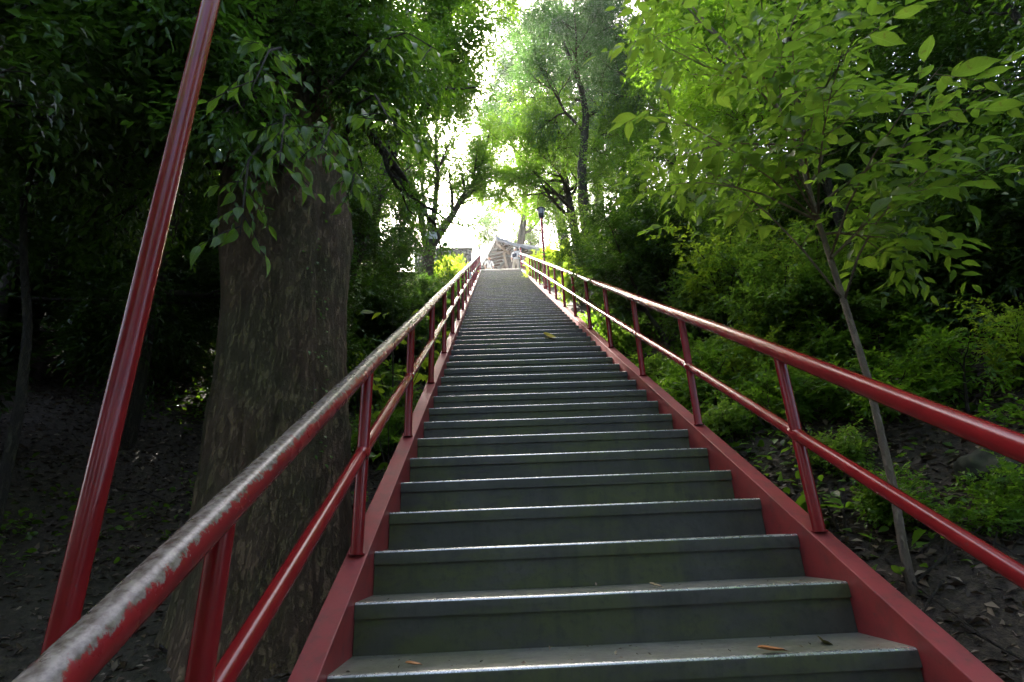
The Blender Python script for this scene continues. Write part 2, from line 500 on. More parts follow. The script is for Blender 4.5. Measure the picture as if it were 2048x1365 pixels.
# ------------------------------------------------------------------ vegetation generators
def unit(a): return a / np.maximum(1e-9, np.linalg.norm(a, axis=-1, keepdims=True))
LO_V = np.array([(0,0,0),(.45,-.5,.10),(1,0,-.10),(.45,.5,.10)]); LO_F = np.array([(0,1,2),(0,2,3)])
HI_V = np.array([(0,0,0),(.22,-.36,.07),(.22,0,.0),(.22,.36,.07),(.55,-.48,.06),(.55,0,-.03),(.55,.48,.06),(.82,-.24,-.02),(.82,0,-.08),(.82,.24,-.02),(1.06,0,-.17)])
HI_F = np.array([(0,1,2),(0,2,3),(1,4,5),(1,5,2),(2,5,6),(2,6,3),(4,7,8),(4,8,5),(5,8,9),(5,9,6),(7,10,8),(8,10,9)])
_rows = ((.10,.22,.03),(.25,.42,.05),(.42,.50,.05),(.60,.46,.03),(.76,.32,.0),(.90,.14,-.04))
BIG_V = [(0,0,0)]; BIG_F = []
for u, w, h in _rows: BIG_V += [(u,-w,h+.03-.02*u),(u,0,-.09*u*u),(u,w,h+.03-.02*u)]
BIG_V.append((1.08,0,-.15))
BIG_F += [(0,1,2),(0,2,3)]
for k in range(5):
    a = 1+3*k; BIG_F += [(a,a+3,a+4),(a,a+4,a+1),(a+1,a+4,a+5),(a+1,a+5,a+2)]
BIG_F += [(16,19,17),(17,19,18)]
BIG_V = np.array(BIG_V); BIG_F = np.array(BIG_F)
MD_V = np.array([(0,0,0),(.28,-.44,.07),(.28,.44,.07),(.66,-.40,.03),(.66,.40,.03),(1.04,0,-.13),(.45,0,-.02)]); MD_F = np.array([(0,1,6),(0,6,2),(1,3,6),(2,6,4),(3,5,6),(6,5,4)])
def leaf_mesh(name, P, A, Nn, L, W, m, hi=False):
    T, TF = (MD_V, MD_F) if hi == 'md' else (HI_V, HI_F) if hi else (LO_V, LO_F)
    A = unit(A); S = unit(np.cross(Nn, A)); Nn = np.cross(A, S)
    V = P[:,None,:] + (T[None,:,0:1]*A[:,None,:] + T[None,:,2:3]*Nn[:,None,:])*L[:,None,None] + T[None,:,1:2]*S[:,None,:]*W[:,None,None]
    n = len(P); F = (TF[None] + (np.arange(n)*len(T))[:,None,None]).reshape(-1,3)
    me = np_mesh(name, V.reshape(-1,3), F, hi); me.materials.append(m); return me
def sprays(rng, C, D, length, nl, L, Wr, droop=.35, flat=.75):
    """twigs starting at C along D; nl leaves set alternately on each"""
    M = len(C); D = unit(D + np.array([0,0,-.15*droop]))
    up = unit(np.array([0,0,1.]) + rng.normal(0, .35*(1.3-flat)+.1, (M,3)))
    S = unit(np.cross(D, up))
    t = (np.arange(nl)+.6)/nl
    t = t[None,:] + rng.normal(0, .04, (M,nl))
    sgn = np.where(np.arange(nl)%2==0, 1., -1.)[None,:,None]
    ln = np.broadcast_to(np.asarray(length), (M,))
    P = C[:,None,:] + D[:,None,:]*(t*ln[:,None])[:,:,None] + np.array([0,0,-1.])*(t**2*ln[:,None]*droop*.5)[:,:,None]
    ang = rng.uniform(.55, 1.1, (M,nl,1)); ang[:,-1] *= .25
    A = D[:,None,:]*np.cos(ang) + S[:,None,:]*np.sin(ang)*sgn + np.array([0,0,-1.])*(droop*rng.uniform(.3,1.2,(M,nl,1))) + rng.normal(0,.14,(M,nl,3))
    Nn = unit(up)[:,None,:] + rng.normal(0, .38, (M,nl,3))
    LL = L*rng.uniform(.62, 1.15, (M,nl)); WW = LL*Wr*rng.uniform(.8,1.15,(M,nl))
    f = lambda a: a.reshape(-1, a.shape[-1])
    return f(P), f(A), f(Nn), LL.ravel(), WW.ravel()

class Tree:
    def __init__(s, seed): s.r = np.random.default_rng(seed); s.mb = MB(); s.tp = []; s.td = []
    def grow(s, p, d, ln, rad, lev, maxlev, nch, ratio=.62, wig=.16, lift=.06, ang=.75, segs=5, t0=.3):
        r = s.r; p = np.array(p, float); d = unit(np.array(d, float))
        pts = [p]; ds = [d]
        for i in range(segs):
            d = unit(d + r.normal(0, wig, 3) + np.array([0,0,lift])); p = p + d*ln/segs
            pts.append(p); ds.append(d)
        rr = [rad*(1 - .62*i/segs) for i in range(segs+1)]
        s.mb.tube(pts, rr, 9 if lev == 0 else (6 if lev == 1 else 4), False)
        if lev >= maxlev:
            for i in range(1, segs+1): s.tp.append(pts[i]); s.td.append(ds[i])
            return pts
        k = nch[lev]
        for j in range(k):
            t = t0 + (1-t0)*(j + r.uniform(.2,.8))/k
            i = min(segs-1, int(t*segs)); f = t*segs - i
            q = pts[i]*(1-f) + pts[i+1]*f; dd = ds[i+1]
            a = ang*r.uniform(.65,1.25); az = j*2.4 + r.uniform(-.6,.6)
            o1 = unit(np.cross(dd, [.31,.17,.93])); o2 = np.cross(dd, o1)
            nd = dd*math.cos(a) + (o1*math.cos(az) + o2*math.sin(az))*math.sin(a)
            s.grow(q, nd, ln*ratio*r.uniform(.7,1.2)*(1.1-.4*t), rr[i]*.6, lev+1, maxlev, nch, ratio, wig*1.15, lift, ang, max(3, segs-1), .25)
        s.grow(pts[-1], ds[-1], ln*ratio, rr[-1], lev+1, maxlev, nch, ratio, wig*1.15, lift, ang, max(3, segs-1), .25)
        return pts
    def trunk(s, pts, rad, n=12): s.mb.tube(pts, rad, n, True)
    def foliage(s, name, per, length, nl, L, Wr, m, spread=.9, droop=.4, jit=.08, hi=False, keep=1.0, zmin=None):
        C = np.array(s.tp); D = np.array(s.td)
        if keep < 1: k = s.r.random(len(C)) < keep; C = C[k]; D = D[k]
        C = np.repeat(C, per, 0); D = np.repeat(D, per, 0)
        C = C + s.r.normal(0, jit, C.shape); D = unit(D + s.r.normal(0, spread, D.shape))
        if zmin is not None: k = C[:,2] > zmin; C = C[k]; D = D[k]
        ln = length*s.r.uniform(.6,1.2,len(C))
        return leaf_mesh(name, *sprays(s.r, C, D, ln, nl, L, Wr, droop), m, hi)

def place_tree(name, label, cat, loc, rz, wood, leaf, barkm, group=None, sc=1.0, parts=('trunk','crown')):
    root = empty(name, loc, rz); root.scale = (sc,)*3
    tag(root, label, cat, group)
    w = link(parts[0], wood, root); 
    if not wood.materials: wood.materials.append(barkm)
    c = link(parts[1], leaf, root); tag(c, kind='stuff')
    return root

def std_tree(seed, h, crown, leafkey, L=.10, per=2, nl=7, trunk_r=.16, clear=.45, nch=(6,5,4), lean=(0,0), wr=.42, droop=.4, length=.45, keep=1., bark=BARK, hi=False, ang=.85, lift=.05, nl_main=7):
    """generic forest tree, base at origin: trunk to h*.8, limbs from h*clear up; crown = limb length"""
    t = Tree(seed); r = t.r
    K = 9; pts = []; 
    for i in range(K+1):
        q = i/K
        pts.append(np.array([lean[0]*q*h + .05*h*noise.noise(Vector((q*2.2, seed, 0))), lean[1]*q*h + .05*h*noise.noise(Vector((q*2.2, seed, 9))), -0.4 + q*(h*.82+.4)]))
    rad = [trunk_r*(1.35 if i == 0 else 1)*(1 - .72*i/K) for i in range(K+1)]
    t.trunk(pts, rad, 12)
    for j in range(nl_main):
        q = clear/.82 + (1 - clear/.82)*(j+.3)/nl_main; i = min(K-1, int(q*K)); f = q*K - i
        p = pts[i]*(1-f) + pts[i+1]*f; az = j*2.4 + r.uniform(-.4,.4); el = r.uniform(.1,.6) + .5*q
        d = (math.cos(az)*math.cos(el), math.sin(az)*math.cos(el), math.sin(el))
        t.grow(p, d, crown*r.uniform(.7,1.1)*(1.15-.45*q), rad[i]*.5, 1, len(nch), nch, .6, .17, lift, ang)
    t.grow(pts[-1], (0,0,1), crown*.6, rad[-1], 1, len(nch), nch, .6, .17, lift, ang)
    wood = t.mb.mesh('tree_wood', bark, True)
    leaf = t.foliage('tree_foliage', per, length, nl, L, wr, LEAF[leafkey], droop=droop, keep=keep, hi=hi)
    return wood, leaf, bark

def std_shrub(seed, h, rad, leafkey, L=.07, stems=7, per=2, nl=7, wr=.45, length=.22, nch=(5,4), droop=.25, hi=False, bark=TWIG, keep=1., ang=.7):
    t = Tree(seed); r = t.r
    for j in range(stems):
        az = j*2.4 + r.uniform(-.5,.5); k = r.uniform(.25,1)
        d = (math.cos(az)*k*rad/h, math.sin(az)*k*rad/h, 1)
        t.grow((.08*math.cos(az), .08*math.sin(az), -.1), d, h*r.uniform(.55,.85), .012 + .008*h, 0, len(nch), nch, .5, .14, .02, ang, 5, .35)
    return t.mb.mesh('shrub_stems', bark, True), t.foliage('shrub_foliage', per, length, nl, L, wr, LEAF[leafkey], droop=droop, hi=hi, keep=keep, jit=.04), bark

# ------------------------------------------------------------------ the old tree beside the stairs
def old_trunk():
    TH, ZN = 150, 210; z0, z1 = -1.7, 6.2
    V = []
    for j in range(ZN+1):
        q = j/ZN; z = z0 + (z1-z0)*q
        flare = .20*math.exp(-max(0, z+1.2)*1.6)
        r0 = .515 + flare - .014*max(0, z) + (.10*math.exp(-((z-2.75)/.7)**2))
        cx = -.11*z + .04*math.sin(z*.8); cy = .05*z
        for i in range(TH):
            a = 2*math.pi*i/TH; ca, sa = math.cos(a), math.sin(a)
            rr = r0
            rr *= 1 + .085*noise.noise(Vector((ca*1.7, sa*1.7, z*.28))) + .06*noise.noise(Vector((ca*3.4+9, sa*3.4, z*.35)))*(1 + 2.2*math.exp(-max(0,z+.8)*1.3))
            # deep seam splitting off a side column facing the stairs
            da = (a - R_(-38) + math.pi) % (2*math.pi) - math.pi
            rr -= .10*math.exp(-(da/.075)**2)*(.55 + .45*noise.noise(Vector((0, 3, z*1.1)))) 
            da2 = (a - R_(-84) + math.pi) % (2*math.pi) - math.pi
            rr -= .045*math.exp(-(da2/.11)**2)*max(0, noise.noise(Vector((4, 1, z*.9))) + .45)
            # furrowed bark plates
            f = noise.noise(Vector((ca*9, sa*9, z*1.5))); g = noise.noise(Vector((ca*22, sa*22, z*3.4 + 5)))
            k = .55 + .9*max(0, .6 - abs(z - .6))*1.2
            rr += .032*k*(1 - abs(f)*2.2) + .017*k*g + .004*noise.noise(Vector((ca*50, sa*50, z*16)))
            # two knot holes
            for (az, zz) in ((R_(-66), 2.50), (R_(-57), 2.54)):
                d2 = (((a-az+math.pi) % (2*math.pi) - math.pi)*.55/.035)**2 + ((z-zz)/.055)**2
                rr += .03*math.exp(-d2*.35) - .07*math.exp(-d2*1.6)
            V.append((cx + rr*ca, cy + rr*sa, z))
    F = [(j*TH+i, j*TH+(i+1)%TH, (j+1)*TH+(i+1)%TH, (j+1)*TH+i) for j in range(ZN) for i in range(TH)]
    return np_mesh('old_trunk', V, F, True)
OTX, OTY = -1.90, 2.3
OTZ = .66
old = empty('old_tree', (OTX, OTY, OTZ))
tag(old, 'old thick-trunked tree with furrowed bark just outside the left railing', 'tree')
link('trunk', old_trunk(), old, BARK_BIG)
t = Tree(11)
for j, (az, el, ln, z, lf) in enumerate(((20,50,1.3,5.0,0),(80,45,2.6,5.0,0),(150,20,3.0,4.2,0),(200,30,3.0,5.2,0),(250,30,2.6,4.7,0),(300,40,1.6,5.2,0),(340,60,1.4,5.8,0),(120,65,2.6,6.0,0),(230,60,2.8,6.0,0),(180,10,2.8,3.9,0),
        (275,8,1.25,3.75,-.03),(250,5,1.4,3.6,-.03),(225,5,1.6,3.7,-.03),(295,10,1.15,3.9,-.04),(318,12,1.0,4.1,-.05),(340,15,.9,4.3,-.05),(262,20,1.5,4.3,-.02),(288,25,1.4,4.6,-.02),(195,0,1.8,3.4,-.02),(235,18,1.8,4.1,-.02),(5,25,.9,4.5,-.04),(305,30,1.5,4.9,-.02),(270,45,1.6,5.0,0),(240,35,1.8,4.6,0))):
    a, e = R_(az), R_(el)
    t.grow((-.5+.2*math.cos(a), .25+.2*math.sin(a), z), (math.cos(a)*math.cos(e), math.sin(a)*math.cos(e), math.sin(e)), ln, .05 if lf else .13, 1, 3, (5,5,4), .6, .18, lf, .85)
link('limbs', t.mb.mesh('limbs', BARK, True), old)
tag(link('crown', t.foliage('old_crown', 4, .36, 8, .085, .42, LEAF['old'], droop=.6, hi='md'), old), kind='stuff')

# near leaves that can be told apart: each its own object, sharing four meshes
def leaf_protos(name, m, L, Wr, curls):
    out = []
    for k, c in enumerate(curls):
        T = BIG_V.copy(); T[:,2] = T[:,2]*(.5+1.1*k/len(curls)) - c*T[:,0]**2*.5 + (.3*(k%3-1))*T[:,1]*T[:,0]; T[:,1] = T[:,1]*Wr*(.85+.3*(k%2)) + .10*(k%3-1)*T[:,0]**2
        me = np_mesh(name, T*L, BIG_F, True); me.materials.append(m); out.append(me)
    return out
def leafy_branch(parent, protos, rng, pts, rad, nleaf, tw, size=(.8,1.2), droop=.5, bark=TWIG, twn=5, nm='branch'):
    """a branch part with leaf sub-parts; pts in parent's local space"""
    mb = MB(); pts = [np.array(p, float) for p in pts]
    mb.tube(pts, [rad*(1-.75*i/(len(pts)-1)) for i in range(len(pts))], 7)
    spots = []
    ntw = max(1, nleaf // twn)
    for k in range(ntw):
        t = .18 + .82*(k+rng.uniform(.2,.8))/ntw; x = t*(len(pts)-1); i = min(len(pts)-2, int(x)); f = x-i
        p = pts[i]*(1-f)+pts[i+1]*f; d = unit(pts[i+1]-pts[i])
        sd = unit(np.cross(d, [0,0,1]))*(1 if k % 2 else -1)
        dd = unit(d*rng.uniform(.3,.8) + sd*rng.uniform(.4,.9) + rng.normal(0,.25,3) + np.array([0,0,-droop*.4]))
        ln = tw*rng.uniform(.6,1.2); q = [p, p+dd*ln*.5+np.array([0,0,-droop*ln*.08]), p+dd*ln+np.array([0,0,-droop*ln*.3])]
        mb.tube(q, [rad*.32,rad*.24,rad*.14], 4)
        for j in range(twn):
            s = (j+.7)/twn; pp = q[0]*(1-s)+q[2]*s
            ss = unit(np.cross(dd,[0,0,1]))*(1 if j % 2 else -1)
            an = rng.uniform(.5,1.05) if j < twn-1 else .15
            A = dd*math.cos(an)+ss*math.sin(an)+np.array([0,0,-droop*rng.uniform(.2,1.3)])+rng.normal(0,.15,3)
            spots.append((pp, unit(A)))
    b = mb.build(nm, bark, parent, True)
    for p, A in spots:
        Nn = np.array([0,0,1.])+rng.normal(0,.35,3); S = unit(np.cross(Nn,A)); Nn = np.cross(A,S)
        sc = rng.uniform(*size)
        l = bpy.data.objects.new('leaf', protos[rng.integers(len(protos))]); col.objects.link(l); l.parent = b
        l.matrix_local = Matrix(((A[0]*sc,S[0]*sc,Nn[0]*sc,p[0]),(A[1]*sc,S[1]*sc,Nn[1]*sc,p[1]),(A[2]*sc,S[2]*sc,Nn[2]*sc,p[2]),(0,0,0,1)))
    return b
rng = np.random.default_rng(3)
pr_dark = leaf_protos('leaf', LEAF['veinmid'], .105, .42, (.1,.3,.6,.2,-.2,.8))
O = np.array([OTX, OTY, OTZ])
def rel(*P): return [np.array(p) - O for p in P]
# branches hang over the stairs and in front of the trunk
for P, n, tw, dr in (
    (((-1.95,1.3,3.3),(-1.85,1.0,2.9),(-1.7,.75,2.45),(-1.58,.56,2.02)), 40, .26, .8),
    (((-1.75,1.3,3.6),(-1.6,.9,3.2),(-1.4,.5,2.7),(-1.27,.25,2.24)), 45, .28, .8),
    (((-1.6,1.5,3.7),(-1.4,1.1,3.3),(-1.2,.7,2.9),(-1.12,.38,2.44)), 45, .28, .7),
    (((-1.5,1.9,3.6),(-1.3,1.6,3.3),(-1.18,1.2,2.95),(-1.12,.97,2.58)), 30, .22, .8),
    (((-1.4,1.8,4.2),(-1.1,1.3,3.8),(-.9,.9,3.2),(-.72,.62,2.78)), 45, .30, .6),
    (((-1.5,1.6,4.3),(-1.1,1.1,4.1),(-.75,.75,3.8),(-.5,.54,3.37)), 40, .30, .6),
    (((-1.8,1.2,4.0),(-1.6,.7,3.6),(-1.45,.3,3.1),(-1.36,.04,2.52)), 40, .28, .7)):
    leafy_branch(old, pr_dark, rng, rel(*P), .012, n, tw, (.75,1.25), dr)
# small creeper on the seam of the trunk
M = 60; zz = rng.uniform(.3, 2.6, M); aa = R_(-38) + rng.normal(0,.10,M); rr = .56
P = np.stack([-.11*zz + rr*np.cos(aa), .05*zz + rr*np.sin(aa), zz], 1)
A = np.stack([np.cos(aa), np.sin(aa), -.6*np.ones(M)], 1) + rng.normal(0,.4,(M,3))
tag(link('creeper', leaf_mesh('creeper', P, A, np.stack([np.cos(aa),np.sin(aa),.8*np.ones(M)],1), rng.uniform(.02,.045,M), rng.uniform(.015,.035,M), LEAF['mid'], True), old), kind='stuff')

# ------------------------------------------------------------------ slim sapling on the right with big bright leaves overhead
SX, SY = 1.72, .70; SZ = ground(SX, SY)
sap = empty('sapling', (SX, SY, SZ)); tag(sap, 'slim leaning sapling right of the railing with large bright green leaves overhead', 'tree')
Os = np.array([SX, SY, SZ])
stem = [(0,0,-.2),(.05,.03,.25),(.1,.05,.5),(.17,.1,1.1),(.2,.15,1.6),(.22,.2,2.2),(.26,.25,2.85),(.2,.3,3.45),(-.02,.35,4.0),(-.2,.4,4.5)]
MB().tube(stem, [.022,.021,.020,.019,.018,.016,.014,.011,.009,.006], 12).build('trunk', BARK_PALE, sap, True)
pr_fresh = leaf_protos('leaf', LEAF['vein'], .135, .44, (.05,.25,.5,.15,-.25,.75))
rng = np.random.default_rng(8)
for base, tip, n, tw, dr in (
    ((.22,.2,2.2),(-.89,-.07,2.93),40,.34,.3), ((.2,.15,1.6),(-.44,.15,2.59),30,.34,.3),
    ((.26,.25,2.85),(-.35,-.2,3.49),35,.34,.3), ((.25,.22,2.5),(-.17,-.54,2.96),35,.34,.3),
    ((.22,.2,2.2),(-.22,-.87,2.44),35,.32,.3), ((.2,.17,1.9),(.25,-.86,2.36),35,.32,.35),
    ((.2,.15,1.6),(.33,-.52,2.02),30,.30,.4), ((.23,.28,3.2),(-.61,.05,3.71),30,.34,.3),
    ((.22,.2,2.2),(-.32,-.19,2.61),30,.32,.3)):
    b0, b1 = np.array(base), np.array(tip); mid = (b0+b1)/2 + np.array([0,0,.12])
    leafy_branch(sap, pr_fresh, rng, [b0, (b0+mid)/2+np.array([0,0,.04]), mid, (mid+b1)/2+np.array([0,0,.02]), b1], .008, n, tw, (.45,1.3), dr, BARK_PALE)

t = Tree(15)
for base, tip in (((.22,.2,2.2),(-.75,.4,3.0)),((.26,.25,2.85),(-.5,.7,3.6)),((.25,.22,2.5),(.7,.1,3.1)),((.2,.3,3.45),(-.7,.2,4.2)),((.2,.3,3.45),(.5,-.3,4.1)),((.26,.25,2.85),(.5,-.6,3.3)),((.2,.15,1.9),(.75,-.3,2.4)),
                  ((.22,.2,2.2),(-.3,-.6,3.0)),((.2,.3,3.45),(-.2,-.4,3.9)),((-.02,.35,4.),(-.9,.6,4.8)),((-.2,.4,4.5),(-.3,.2,5.2)),((.2,.3,3.3),(.9,.4,3.9)),((.22,.2,2.3),(1.0,-.7,2.8)),((.2,.2,2.1),(.95,.1,2.3))):
    b0, b1 = np.array(base), np.array(tip); d = b1-b0
    t.grow(b0, d, np.linalg.norm(d)*.62, .010, 1, 2, (3,4,2), .55, .14, .0, .7, 4)
link('twigs', t.mb.mesh('sapling_twigs', BARK_PALE, True), sap)
tag(link('crown', t.foliage('sapling_crown', 2, .3, 5, .11, .46, LEAF['fresh'], droop=.35, hi=True, spread=.7), sap), kind='stuff')

# ------------------------------------------------------------------ forest
W_MID = std_tree(21, 9, 2.7, 'mid', .105, 7, 7, .17, .35, hi='md')
W_DARK = std_tree(22, 7.5, 2.4, 'dark', .095, 9, 7, .13, .28, hi='md')
W_DARK2 = std_tree(23, 6.0, 2.0, 'dark', .09, 9, 7, .09, .22, lean=(.06,.03))
W_BLUE = std_tree(24, 14, 3.6, 'blue', .12, 8, 8, .26, .40, droop=.9, length=.6)
W_FRESH = std_tree(25, 7, 2.3, 'mid', .095, 8, 7, .11, .4)
W_FAR = std_tree(26, 11, 3.6, 'far', .17, 3, 7, .24, .15)
W_SLIM = std_tree(27, 6.5, 1.5, 'dark', .09, 4, 7, .05, .45, nch=(5,4,3), lean=(.12,.05))
W_ARCH2 = std_tree(29, 11.5, 2.6, 'mid', .10, 10, 8, .2, .45, lean=(.2,0), droop=.6, length=.45)
def forest(kind, x, y, rz, sc, label, name='tree', dz=0.):
    place_tree(name, label, 'tree', (x, y, gz(x, y)+dz), rz, *kind, group='trees of the wooded hillside', sc=sc)
forest(W_DARK, -4.7, 4.4, .3, 1.0, 'dark leafy tree behind the old trunk, left of the tall red pole')
forest(W_DARK2, -3.6, 6.6, 1.7, .95, 'dark evergreen tree seen between old trunk and tall red pole')
forest(W_SLIM, -3.9, 2.3, 2.6, 1.0, 'slim dark trunk leaning behind the tall red pole')
forest(W_SLIM, -4.6, 1.3, 5.2, 1.1, 'slim dark trunk near the left edge of the photo')
forest(W_MID, -6.8, 8.0, 4.0, 1.0, 'broad tree deep in the left wood')
forest(W_DARK, -8.6, 4.2, 2.2, 1.1, 'dark tree furthest to the left edge of the wood')
forest(W_DARK, -3.9, 11.6, 3.4, .75, 'tree with brown trunk behind dark shrubs left of the forked tree')
forest(W_MID, -7.6, 16.8, 1.2, 1.15, 'green tree on upper left slope behind the forked tree')
forest(W_DARK2, -2.9, 9.4, .9, .62, 'small dark tree on the left bank halfway up the stairs')
forest(W_DARK, -6.3, -1.2, 5.5, 1.05, 'dark tree shading the lower left corner')
forest(W_MID, 5.6, 9.0, 2.0, .8, 'green tree on right bank above the bright shrubs')
forest(W_DARK, 6.4, 5.6, .6, .85, 'dark tree high on the right slope behind the slim sapling')
forest(W_DARK2, 7.4, 3.0, 2.9, 1.0, 'dark tree at the upper right edge of the slope')
forest(W_FRESH, 4.6, 12.6, 4.4, .8, 'bright green tree right of the lamp post')
forest(W_BLUE, 3.9, 25.0, .4, 1.6, 'very tall bluish tree behind the temple hall above the stair top')
forest(W_BLUE, 7.2, 27.5, 2.4, 1.7, 'very tall bluish tree right of the temple hall')
forest(W_BLUE, 1.9, 32.0, 1.4, 1.6, 'very tall bluish tree straight behind the stair top')
forest(W_BLUE, -7.5, 26.5, 4.0, 1.5, 'very tall bluish tree left of the stone wall')
forest(W_DARK, 8.4, 12.0, 5.0, 1.1, 'dark tree on the far right ridge')
forest(W_BLUE, 7.0, 21.0, 2.5, .95, 'tall bluish tree on right behind the lamp post')
forest(W_ARCH2, -3.6, 7.2, .05, 1.08, 'tall tree arching over the stairs from the left')
forest(W_BLUE, 6.4, 10.4, 3.3, .8, 'tall straight tree on the right bank behind the bright green tree')
forest(W_BLUE, -6.3, 12.2, 5.1, .85, 'tall tree on the upper left behind the forked tree')
forest(W_MID, -4.3, -4.2, .5, 1.15, 'tree at the photographer\'s left whose leaves fill the upper left corner')  # tree added beside the camera so less skylight reaches the stairs
forest(W_MID, 4.2, -3.8, 3.7, 1.15, 'tree at the photographer\'s right whose leaves fill the upper right corner')  # same on the right, added to close off skylight
forest(W_MID, -9.5, 9.5, 1.5, 1.1, 'broad tree far back in the left wood behind the dark bush')
forest(W_DARK, -11.5, 6.0, 3.5, 1.3, 'dark tree far back at the left edge of the wood')
forest(W_DARK, -7.2, 11.5, 5.5, 1.2, 'dark tree deep in the wood left of the old trunk')
forest(W_MID, -10.5, 14.0, 2.5, 1.3, 'broad tree on the skyline of the left wood')
forest(W_DARK, -13.5, 10.0, .5, 1.4, 'dark tree on the skyline at the far left')
forest(W_DARK2, -6.0, 3.9, 4.5, 1.0, 'low dark tree between tall red pole and left edge')
forest(W_MID, 9.5, 7.5, 1.5, 1.1, 'broad tree on top of the right bank')
forest(W_DARK, 10.5, 3.5, 3.5, 1.2, 'dark tree on top of the right bank at the photo edge')
forest(W_DARK2, 4.6, 1.0, 1.4, .8, 'small dark tree on the right bank near the boulder')
forest(W_BLUE, 2.95, 12.6, 1.3, .9, 'tall bluish tree by the lamp post whose crown closes over the stairs')
forest(W_BLUE, 6.6, 14.0, 4.4, .95, 'tall bluish tree right of the lamp post')
forest(W_FRESH, 3.5, 2.7, 1.4, .72, 'fresh green tree on the right bank behind the slim sapling')
forest(W_FRESH, 5.0, 4.6, 3.9, .85, 'fresh green tree higher on the right bank')
for x, y, rz, sc, lb in ((-9.5,31,0,1.1,'left of the stone wall'),(-4.6,33,2,.8,'behind the left stone wall'),(-.6,39,4,1.25,'straight above the top step'),
                         (3.2,37,1,1.3,'behind the temple roof'),(8,34,3,1.1,'right of the temple roof'),(-13,36,5,1.2,'at far left beyond the yard')):
    forest(W_FAR, x, y, rz, sc, 'pale sunlit tree beyond the yard, ' + lb)
forest(W_DARK2, -7.6, 5.6, .4, 1.3, 'low dark tree in the gap left of the tall red pole')
forest(W_DARK2, -9.6, 7.4, 2.4, 1.4, 'low dark tree closing the wood at the left edge')
forest(W_DARK2, -12.5, 8.2, 3.4, 1.5, 'low dark tree against the light at the far left edge')
for x, y, rz, lb in ((-2.6,-7.5,0,'just left of the stairs below'),(2.4,-8,2,'just right of the stairs below'),(0,-12,4,'at the foot of the stairs'),(-7,-6,1,'far to the left'),(7,-6.5,3,'far to the right')):
    forest(W_DARK, x, y, rz, 1.35, 'unseen dark tree added for shade behind the photographer, ' + lb)  # out-of-view trees added to keep skylight from behind off the risers
# forked tree on the left near the top, dark against the sky
FX, FY = -2.62, 15.2
ft = empty('forked_tree', (FX, FY, gz(FX, FY))); tag(ft, 'dark forked tree with spreading limbs carrying a white sign, near stair top on left', 'tree')
t = Tree(31)
t.trunk([(-.1,0,-.4),(-.05,0,.6),(0,0,1.6),(.05,0,2.4),(.12,0,3.1)], [.36,.29,.25,.24,.23], 14)
for d, ln, r0, base in (((-.15,.1,1),4.6,.17,(.02,0,2.7)),((.22,-.1,1),4.8,.13,(.1,0,3.0)),((.75,0,.85),4.2,.17,(.15,0,2.8)),((.5,.2,1),3.6,.09,(.2,.05,3.2)),((-.55,.1,.9),3.0,.08,(-.02,0,2.5)),((.1,-.4,1),3.6,.08,(.12,0,3.1))):
    t.grow(base, d, ln, r0, 0, 2, (6,5), .42, .10, .05, .7, 7, .35)
link('trunk', t.mb.mesh('forked_wood', BARK, True), ft)
tag(link('crown', t.foliage('forked_crown', 5, .4, 7, .10, .42, LEAF['mid'], droop=.4, zmin=4.4), ft), kind='stuff')
# tree whose crown hangs over the lamp post
HX, HY = 3.1, 15.0
ht = empty('overhanging_tree', (HX, HY, gz(HX, HY))); tag(ht, 'dense rounded tree hanging over the lamp post at the top right of the stairs', 'tree')
t = Tree(33)
t.trunk([(0,0,-.4),(-.1,0,1.2),(-.25,-.1,2.6),(-.4,-.2,4.4),(-.5,-.2,6.2)], [.22,.19,.16,.12,.06], 12)
for az, el, z, ln in ((180,35,2.4,2.4),(215,25,2.8,2.4),(150,30,3.2,2.6),(250,30,3.4,2.2),(190,40,4.0,2.4),(300,25,3.2,2.0),(100,30,3.8,2.0),(170,60,5.0,2.2),(240,50,5.0,2.0),(20,30,3.6,1.8),(60,60,5.4,1.8)):
    a, e = R_(az), R_(el)
    t.grow((-.3,-.1,z), (math.cos(a)*math.cos(e), math.sin(a)*math.cos(e), math.sin(e)), ln, .07, 1, 3, (5,5,4), .6, .18, -.01, .85)
link('trunk', t.mb.mesh('hang_wood', BARK, True), ht)
tag(link('crown', t.foliage('hang_crown', 8, .34, 8, .085, .45, LEAF['mid'], droop=.6), ht), kind='stuff')

# ------------------------------------------------------------------ shrubs
S_CAM = std_shrub(41, 2.7, 1.0, 'dark', .075, 9, 5, 7, .48, .22, (6,5), hi='md')
S_LIME = std_shrub(42, 1.5, .8, 'lime', .075, 9, 4, 7, .6, .2, (5,4))
S_DARK = std_shrub(43, 1.4, .9, 'dark', .075, 9, 4, 7, .42, .22, (5,4))
S_FRESH = std_shrub(44, 1.3, .75, 'lime', .07, 7, 2, 7, .55, .22, (5,4), keep=.7, hi='md')
S_MID = std_shrub(45, 1.9, .9, 'fresh', .07, 9, 4, 7, .45, .22, (5,4))
def shrub(kind, x, y, rz, sc, label, dz=0, cat='shrub', group='shrubs along the stairs'):
    return place_tree('shrub', label, cat, (x, y, gz(x, y)+dz), rz, *kind, group=group, sc=sc, parts=('stems','foliage'))
shrub(S_CAM, 2.35, 5.0, .4, .82, 'large dark camellia bush beside the right railing')
shrub(S_CAM, 2.75, 7.0, 2.2, .85, 'dark bush behind the large camellia on the right')
shrub(S_MID, 3.0, 9.0, 1.0, 1.1, 'green bush with light tips above the right handrail')
shrub(S_MID, 3.3, 6.0, 3.0, 1.15, 'leafy bush on the right bank above the camellia')
shrub(S_LIME, 2.15, 12.4, .2, .8, 'lime green bush by the right railing just beyond the lamp post')
shrub(S_LIME, 2.0, 9.9, 1.9, .6, 'low lime green bush at the foot of the lamp post')
